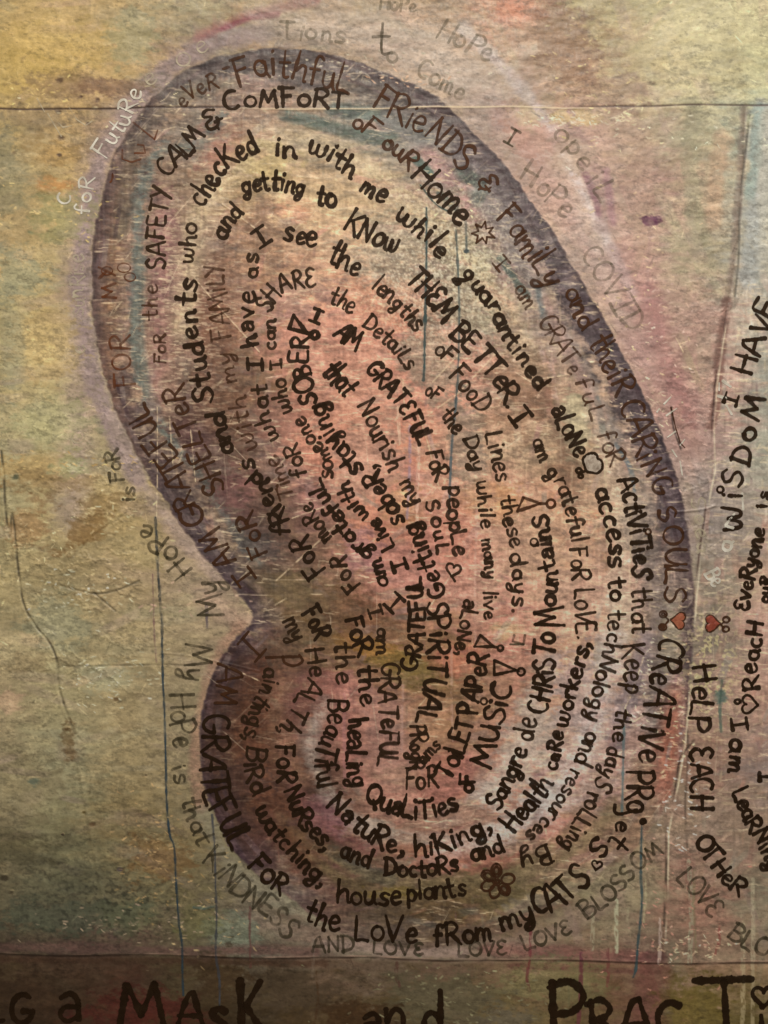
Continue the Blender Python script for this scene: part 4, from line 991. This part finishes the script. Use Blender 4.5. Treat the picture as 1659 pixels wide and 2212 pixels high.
# writing outside the left wing
word('a','FutuRe',[690,1030,770,910,840,800,880,700,935,600],110,'w',None,'M')
word('a','e',[960,570,1050,520],120,'v',None,'T'); word('a','o',[1170,450,1270,410],150,'v',None,'T'); word('a','e',[1290,350,1370,320],110,'v',None,'T')
word('a','foR',[575,1400,615,1160],90,'w',None,'M'); word('a','C',[450,1350,460,1270],80,'w',None,'M')
word('d','sunRise',[550,400,545,0],100,'v',None,'M'); word('d','e',[550,650,550,600],95,'v',None,'M')
word('d','O',[590,1210,500,1120],90,'v',None,'M')
word('C','HoPe',[430,1225,310,1090,230,1000,110,930],145,'f',None,'M')
word('C','My',[640,1520,590,1300],160,'f',None,'M')
word('d','is',[870,1620,880,1520],90,'f',None,'M'); word('d','FoR',[810,1480,770,1270],90,'f',None,'M')
word('E','My',[385,65,370,290],170,'f',None,'M'); word('E','HoPe',[275,395,300,740],150,'f',None,'M')
word('E','is',[295,860,320,985],110,'f',None,'M'); word('E','that',[355,1070,390,1200,470,1375],115,'f',None,'M')
word('j','KiNDNESS',[1330,640,1420,740,1520,850,1640,950,1740,1010,1870,1160],135,'f',None,'M')
word('k','AND',[380,1240,655,1240],100,'f',None,'M'); word('k','LOVε',[775,1255,1110,1258],80,'f',None,'M'); word('k','LOVε',[1335,1268,1650,1255],92,'f',None,'M')
word('l','LOVε',[110,1230,250,1180,425,1110],95,'f',None,'M')
word('l','BLOSSOM',[520,1020,650,925,760,820,860,700,1020,590],105,'f',None,'M')
word('l','LOVε',[1090,770,1200,860,1320,1020],120,'f',None,'N'); word('l','BLO',[1430,1130,1560,1220,1690,1260],115,'f',None,'N')
word('b','Tions',[170,240,600,275],105,'g',None,'T'); word('b','t',[770,350,880,350],200,'f',None,'T'); word('b','o',[865,400,940,400],115,'g',None,'T')
word('b','Come',[1060,480,1180,560,1350,660],120,'g',None,'T'); word('b','HoPe',[1190,240,1340,310,1530,410],130,'g',None,'T'); word('b','HoPe',[820,50,1060,75],85,'g',None,'T')
word('B','I',[800,90,855,130],110,'f',None,'M'); word('B','HoPe',[910,330,1030,430,1200,600],145,'g',None,'M')
word('c','ope',[290,890,400,1000,490,1110],130,'g',None,'M'); word('c','iL',[500,1180,620,1330],150,'g',None,'M')
word('f','COVID',[470,10,600,200,780,520],140,'g',None,'M')
# right wing
word('G','I',[1040,245,1075,110],115,'K',None,'W'); word('f','HAVE',[1590,785,1650,620,1710,470,1770,330],135,'K',None,'W')
word('G','WiSDoM',[1085,1320,1100,1010,1110,850,1190,640,1230,430,1310,130],175,'K',None,'W')
word('G','a',[1000,1500,1020,1390],150,'w',5,'W'); word('G','Soea',[640,1020,690,1200,710,1500],120,'v',4,'M'); word('G','Be',[770,1680,850,1800],130,'w',4.5,'W')
word('G','εveRyone',[1150,2000,1180,1830,1215,1640,1250,1480,1300,1290],125,'K',None,'W'); word('G','is',[1310,1110,1327,950],100,'K',None,'W')
word('H','ReacH',[1255,470,1235,300,1260,120,1275,-110],150,'K',None,'W'); word('H','I',[1150,840,1135,700],125,'K',None,'W')
word('H','am',[1000,900,985,1200],150,'K',None,'W'); word('H','LeaRNing',[1020,1370,1070,1500,1120,1620,1190,1740,1280,1900,1340,2050],140,'K',None,'W')
word('H','HeLP',[665,275,685,450,660,640,640,840],190,'K',None,'W'); word('H','εACH',[645,1000,660,1520],185,'K',None,'W')
word('H','OTHeR',[700,1770,740,1900,830,2020,930,2150,1070,2270],145,'K',None,'W')
word('G','ouR',[1330,1930,1350,1700],90,'K',None,'W'); word('H','I',[1345,1300,1345,1170],100,'K',None,'W')
# bottom sheet
word('p','-',[-40,1080,50,1060],200,'K',9,'S'); word('p','G',[60,985,205,985],195,'K',10,'S'); word('p','@',[385,985,540,980],270,'K',10,'S')
word('p','M',[775,1020,1085,1010],300,'K',12,'S'); word('p','As',[1145,1040,1480,1040],240,'K',10,'S'); word('p','K',[1560,1080,1730,1080],370,'K',12,'S')
word('q','@n',[690,1075,1010,1060],270,'K',10,'S'); word('q','d',[1110,1080,1245,1080],300,'K',10,'S')
word('r','P',[230,1080,470,1080],395,'K',14,'S'); word('r','RAC',[505,1080,1100,1080],240,'K',11,'S'); word('r','T',[1160,1130,1650,1130],430,'K',14,'S'); word('r','i',[1600,1090,1640,1090],260,'K',10,'S')
#ENDWORDS

# ------------------------------------------------------------------ the painting: sheets and wings
painting = bpy.data.objects.new('painting', None); sc.collection.objects.link(painting)
painting['label'] = 'mixed-media painting on glued paper sheets, two handwritten butterfly wings in rose, brown and teal'
painting['category'] = 'painting'
VX = ((GX - CX) * K).ravel(); VZ = ((CY - GY) * K).ravel(); VY = (-Hh * K).ravel(); COL = alb.reshape(-1, 3)
qi = (np.arange(NY - 1)[:, None] * NX + np.arange(NX - 1)[None, :])
qc_x = GX[:-1, :-1] + ST / 2; qc_y = GY[:-1, :-1] + ST / 2
reg = np.zeros(qc_x.shape, int)
reg[qc_x > seam_v(qc_y)] = 1
reg[qc_y < seam_top(qc_x)] = 2
reg[qc_y > seam_bot(qc_x)] = 3
qL = inpoly(qc_x, qc_y, wl); qR = inpoly(qc_x, qc_y, [tuple(p) for p in crom(WING_R, 5)]) & (qc_y < seam_bot(qc_x))
reg[qL] = 4; reg[qR & ~qL] = 5
def piece(r, name, label):
    m = reg == r; a = qi[m]
    F = np.stack([a, a + NX, a + NX + 1, a + 1], 1)
    u, inv = np.unique(F, return_inverse=True); F = inv.reshape(F.shape)
    c = np.array([VX[u].mean(), 0, VZ[u].mean()])
    V = np.stack([VX[u], VY[u], VZ[u]], 1) - c
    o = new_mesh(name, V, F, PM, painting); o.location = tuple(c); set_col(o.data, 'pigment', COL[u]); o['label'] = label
    return o
reg[(reg == 1) & (qc_y > 1200)] = 6
REG = {'M': piece(0, 'paper_sheet', 'large ochre and green sheet around the left wing'),
       'R': piece(1, 'paper_sheet', 'pale green sheet above the right wing'),
       'N': piece(6, 'paper_sheet', 'sheet below the right wing, with pale drips'),
       'T': piece(2, 'paper_sheet', 'top sheet above the horizontal seam'),
       'S': piece(3, 'paper_sheet', 'dark brown bottom sheet with large lettering'),
       'L': piece(4, 'butterfly_wing', 'large left wing with dark purple rim and salmon centre'),
       'W': piece(5, 'butterfly_wing', 'part of the right wing, grey-blue rim, cut off by the frame')}
bk = bpy.data.materials.new('backing_board'); bk.use_nodes = True
nt = bk.node_tree; n_ = nt.nodes.new('ShaderNodeTexNoise'); n_.inputs['Scale'].default_value = 60
rp = nt.nodes.new('ShaderNodeValToRGB'); rp.color_ramp.elements[0].color = (.16,.12,.07,1); rp.color_ramp.elements[1].color = (.3,.24,.15,1)
nt.links.new(n_.outputs['Fac'], rp.inputs[0]); nt.links.new(rp.outputs[0], nt.nodes['Principled BSDF'].inputs['Base Color'])

a_, b_ = world(X0 - 6, Y1 + 6), world(X1 + 6, Y0 - 6)
bv = [(x, y, z) for x in (a_[0], b_[0]) for y in (.006, .034) for z in (a_[2], b_[2])]
new_mesh('backing_board', np.array(bv), np.array([(0,4,5,1),(2,3,7,6),(0,1,3,2),(4,6,7,5),(0,2,6,4),(1,5,7,3)]), bk, painting, True)['label'] = 'thick board the paper sheets are glued to'

def attach(o, parent):
    o.parent = parent; o.location = tuple(np.array(o.location) - np.array(parent.location))
kinds = {'K':'thick black-brown marker','k':'dark brown marker','B':'reddish brown marker','b':'thin brown marker','o':'orange-brown marker','f':'faint grey-green pencil','g':'barely visible grey pencil','w':'white scratched line','v':'faint white scratched line'}
zc = 0
for (t, text, pts, H, style, wd, where) in TXT:
    R = write(t, text, pts, H, style, None, wd, .7)
    o = R.build('handwritten_word' if len(text) > 1 else 'handwritten_letter', INK[style][0], None)
    attach(o, REG[where])
    plain = text.replace('@', 'a').replace('ε', 'E')
    o['label'] = ('the word ' if len(text) > 1 else 'the letter ') + plain.strip(',.') + ' in ' + kinds[style] if plain != '&' else 'an ampersand in ' + kinds[style]

for (pts, wd, col, al, broken) in DRIPS:
    mx_, my_ = pts[len(pts) // 2]; f = ILLUM_FN(np.array([mx_ * 1.0]), np.array([my_ * 1.0]))[0]
    c_ = ((np.array(col) / 255 + .055) / 1.055) ** 2.4 / f
    m = ink('drip_paint', tuple(float(v) for v in c_), al * .9, lo=.3, hi=.8, ns=330, patch=min(1, broken * 1.3), rough=.4)
    R = Ribbon(); R.z = .45; R.stroke(crom(pts, 8) if len(pts) > 2 else pts, wd * 1.15, .3)
    o = R.build('paint_drip', m, None)
    where = 'S' if my_ > 2085 else ('W' if mx_ > 1520 else ('L' if inpoly(np.array([mx_]), np.array([my_]), wl)[0] else 'M'))
    attach(o, REG[where])

# ------------------------------------------------------------------ little drawings
def doodle(name, label, strokes, style, where, wd=None, closed=False, z=.75):
    if name == 'ink_stroke' and len(strokes) > 1:
        for k in strokes: doodle(name, label, [k], style, where, wd, closed, z)
        return
    R = Ribbon(); R.z = z
    for s_ in strokes: R.stroke(s_, wd or INK[style][1])
    o = R.build(name, INK[style][0], None); attach(o, REG[where]); o['label'] = label; return o
def circ(x, y, rx, ry=None, a0=0, a1=380, n=22, rot=0):
    ry = ry or rx; out = []
    for i in range(n):
        a = math.radians(a0 + (a1 - a0) * i / (n - 1)); u, v = rx * math.cos(a), ry * math.sin(a)
        out.append((x + u * math.cos(rot) - v * math.sin(rot), y + u * math.sin(rot) + v * math.cos(rot)))
    return out
def heart_pts(x, y, s, rot=0, n=36):
    out = []
    for i in range(n + 1):
        a = 2 * math.pi * i / n
        u = 16 * math.sin(a) ** 3 / 17; v = -(13 * math.cos(a) - 5 * math.cos(2 * a) - 2 * math.cos(3 * a) - math.cos(4 * a)) / 17
        out.append((x + s * (u * math.cos(rot) - v * math.sin(rot)), y + s * (u * math.sin(rot) + v * math.cos(rot))))
    return out
def fill(name, label, pts, mat, where, z=.62, dome=1.0):
    P = np.array(pts[:-1]); c = P.mean(axis=0); rings = [1.0, .8, .55, .3]
    V = []
    for r in rings:
        Q = c + (P - c) * r; h = hgt(Q[:, 0], Q[:, 1]) + z + dome * (1 - r * r); V += [world(a, b, q) for (a, b), q in zip(Q, h)]
    V.append(world(c[0], c[1], float(hgt(c[0], c[1])) + z + dome)); n = len(P); F = []
    for k in range(3):
        for i in range(n): a, b = k * n + i, k * n + (i + 1) % n; F += [(a, b, b + n), (a, b + n, a + n)]
    for i in range(n): F.append((3 * n + i, 3 * n + (i + 1) % n, 4 * n))
    V = np.array(V); cc = V.mean(axis=0); o = new_mesh(name, V - cc, np.array(F)[:, ::-1], mat, None); o.location = tuple(cc)
    attach(o, REG[where]); o['label'] = label; return o
def daub(name, c1, c2, scale=350):
    m = bpy.data.materials.new(name); m.use_nodes = True; nt = m.node_tree; bs = nt.nodes['Principled BSDF']
    tc = nt.nodes.new('ShaderNodeTexCoord'); n = nt.nodes.new('ShaderNodeTexNoise'); n.inputs['Scale'].default_value = scale; n.inputs['Detail'].default_value = 4
    nt.links.new(tc.outputs['Object'], n.inputs['Vector'])
    r = nt.nodes.new('ShaderNodeValToRGB'); r.color_ramp.elements[0].color = (*c1, 1); r.color_ramp.elements[1].color = (*c2, 1); r.color_ramp.elements[0].position = .35; r.color_ramp.elements[1].position = .65
    nt.links.new(n.outputs['Fac'], r.inputs[0]); nt.links.new(r.outputs[0], bs.inputs['Base Color']); bs.inputs['Roughness'].default_value = .42
    b = nt.nodes.new('ShaderNodeBump'); b.inputs['Distance'].default_value = .0004; b.inputs['Strength'].default_value = .6; nt.links.new(n.outputs['Fac'], b.inputs['Height']); nt.links.new(b.outputs[0], bs.inputs['Normal'])
    return m
RED1 = daub('coral_paint', (.36,.10,.055), (.50,.18,.10)); RED2 = daub('red_paint', (.26,.05,.035), (.40,.10,.06)); WHT = daub('white_paint', (.34,.27,.22), (.66,.58,.5))
def T(t, *p): return [conv(t, p[i], p[i + 1]) for i in range(0, len(p), 2)]
x, y = conv('G', 545, 2085); hp = heart_pts(x, y, 19, 2.05 - .35)
fill('painted_heart', 'coral heart at the end of the outer line', hp, RED1, 'L'); doodle('heart_outline', 'brown outline with two curls', [hp, circ(x - 33, y - 14, 8, 7), circ(x - 33, y - 14, 4, 3), circ(x - 34, y + 14, 8, 7), circ(x - 34, y + 13, 4, 3), [(x - 22, y - 2), (x - 28, y - 8)], [(x - 22, y), (x - 28, y + 8)]], 'B', 'L', 3.4)
x, y = conv('G', 835, 2110); hp = heart_pts(x, y, 19, -1.45 - .1)
fill('painted_heart', 'small red heart beside the seam', hp, RED2, 'W'); doodle('heart_outline', 'brown outline with two curls', [hp, circ(x + 31, y - 8, 7, 6), circ(x + 30, y + 12, 7, 6), [(x + 20, y + 2), (x + 26, y - 4)], [(x + 20, y + 3), (x + 26, y + 9)]], 'B', 'W', 4)
# flower-like heart beside "alone"
x, y = conv('f', 553, 1372); fp = [(x - 18, y + 3), (x - 21, y - 12), (x - 8, y - 22), (x + 6, y - 21), (x + 9, y - 11), (x + 18, y - 6), (x + 20, y + 8), (x + 10, y + 20), (x - 2, y + 18), (x - 12, y + 16)]
fpp = [tuple(p) for p in crom(fp, 4, True)]; fpp.append(fpp[0])
fill('white_paint_dab', 'white paint inside the heart beside alone', fpp, WHT, 'L', .5, 1.2)
doodle('drawn_heart', 'lobed black heart with a curled stem', [fpp, circ(x - 30, y + 14, 6, 5), circ(x - 26, y + 26, 5, 4), [(x - 14, y + 14), (x - 25, y + 18)]], 'K', 'L', 5.4)
x, y = conv('D', 472, 1232); doodle('drawn_heart', 'thin brown open heart after people', [heart_pts(x, y, 17, .25), [(x - 2, y + 16), (x + 4, y + 25)]], 'k', 'L', 4.6)
x, y = conv('l', 580, 672); doodle('drawn_heart', 'small black heart after the word CATS', [heart_pts(x, y, 12, .2)], 'K', 'L', 4)
x, y = conv('H', 1165, 605); doodle('drawn_heart', 'black open heart on the right wing', [heart_pts(x, y, 21, -1.5), circ(x - 25, y - 6, 6, 5)], 'K', 'W', 5)
x, y = conv('r', 1630, 812); doodle('drawn_heart', 'brown heart above the big letter i', [heart_pts(x, y, 26, 0)], 'K', 'S', 8)
# star
x, y = conv('b', 1497, 1522); st = []
for i in range(14): a = math.pi * i / 7 - 1.4; r = (25 if i % 2 == 0 else 12) * (1 + .08 * math.sin(i * 5)); st.append((x + r * math.cos(a), y + r * math.sin(a)))
doodle('drawn_star', 'seven-pointed brown star after the word Home', [[st[i], st[(i + 1) % 14]] for i in range(14)], 'B', 'L', 3.6)
# flower
x, y = conv('k', 1590, 775); fs = [circ(x + 23 * math.cos(a), y + 23 * math.sin(a), 14.5, 11, rot=a) for a in [math.radians(d) for d in (-95, -150, -205, -255, 50, -10)]]
fs += [circ(x + 23 * math.cos(a), y + 23 * math.sin(a), 8.5, 6, rot=a) for a in [math.radians(d) for d in (-95, -150, 50)]]; fs.append(circ(x, y, 4))
doodle('drawn_flower', 'six-petalled brown flower after houseplants', fs, 'B', 'L', 4.4)
# flags and rings
def flag(t, tri, c, r, st, lab, wd=5):
    P = T(t, *tri); s_ = [[P[0], P[1]], [P[1], P[2]], [P[2], P[0]]]
    if c: cc = conv(t, *c); s_.append(circ(cc[0], cc[1], r)); s_.append([P[2], (P[2][0] * .5 + cc[0] * .5, P[2][1] * .5 + cc[1] * .5)])
    doodle('music_note', lab, s_, st, 'L', wd)
flag('D', [890,850,930,760,1040,800], (1110,800), 9, 'B', 'brown triangle note above Mountains')
flag('e', [260,400,230,485,345,515], (398,528), 8, 'K', 'thick black triangle note above SOBER', 7.4)
flag('F', [650,0,610,75,735,75], (780,85), 6, 'k', 'dark triangle note above PAPER')
flag('F', [740,165,740,260,885,230], (915,240), 8, 'K', 'black triangle note after MUSIC')
doodle('music_note', 'grey square note beside the word days', [T('F', 870,0,860,40,930,60), T('F', 845,60,930,60), T('F', 940,0,930,60)], 'f', 'L', 4.5)
doodle('ink_dot', 'round dark dot under Projects', [circ(*conv('l', 880, 388), 5), circ(*conv('l', 880, 388), 1.6)], 'K', 'L', 6)
doodle('ink_ring', 'small ring over the i of WISDOM', [circ(*conv('G', 910, 945), 7)], 'K', 'W', 4)
doodle('ink_ring', 'small ring over the i of mountains', [circ(*conv('i', 170, 222), 8)], 'k', 'L', 4)
doodle('ink_ring', 'small ring over the i of activities', [circ(*conv('G', 282, 1312), 6)], 'B', 'L', 4)
doodle('ink_ring', 'small ring over the i of music', [circ(*conv('F', 672, 432), 7)], 'k', 'L', 4)
doodle('ink_stroke', 'faint orange strokes before EVER', [T('a', 800,980,800,1040,860,1060,920,1040), T('a', 740,1160,735,1130,730,1180,720,1190), T('a', 880,1000,950,1000,940,950,900,945), T('a', 870,800,1010,910), T('a',1010,910,1030,850)], 'o', 'L', 3)
doodle('ink_stroke', 'rings of worn orange paint left of the wing centre', [circ(*conv('d', 810, 90), 14, 10), circ(*conv('d', 850, 150), 12, 9), circ(*conv('d', 700, 110), 12, 9)], 'o', 'L', 2.2)
doodle('ink_stroke', 'thin white flake lines at the top left', [T('a', 310,740,400,890), T('a', 450,700,500,780,560,820,600,790), T('a', 380,800,410,830,470,820), T('a',240,640,290,730)], 'v', 'M', 2.4)
doodle('ink_stroke', 'dark thin slash near CARING', [T('G', 480,230,520,400,560,540,600,580)], 'B', 'M', 2.6)
doodle('ink_stroke', 'white flecks near CARING', [T('G', 480,140,420,200), T('G', 530,240,440,300), T('G', 520,440,450,490), T('G', 560,560,600,510), T('G', 380,240,360,270), T('G', 490,600,530,660), T('G',560,700,580,820)], 'w', 'M', 2.6)
doodle('ink_stroke', 'white brush marks beside WISDOM', [T('G', 900,20,900,80), T('G', 930,0,1000,50), T('G', 890,130,960,150), T('G', 960,210,1010,290), T('G', 1030,1160,950,1260,1020,1280), T('G', 1100,980,1110,1120)], 'w', 'W', 4.5)
tris = sum(len(o.data.polygons) * 2 for o in sc.objects if o.type == 'MESH'); print('tris', tris, 'objects', len(sc.objects))
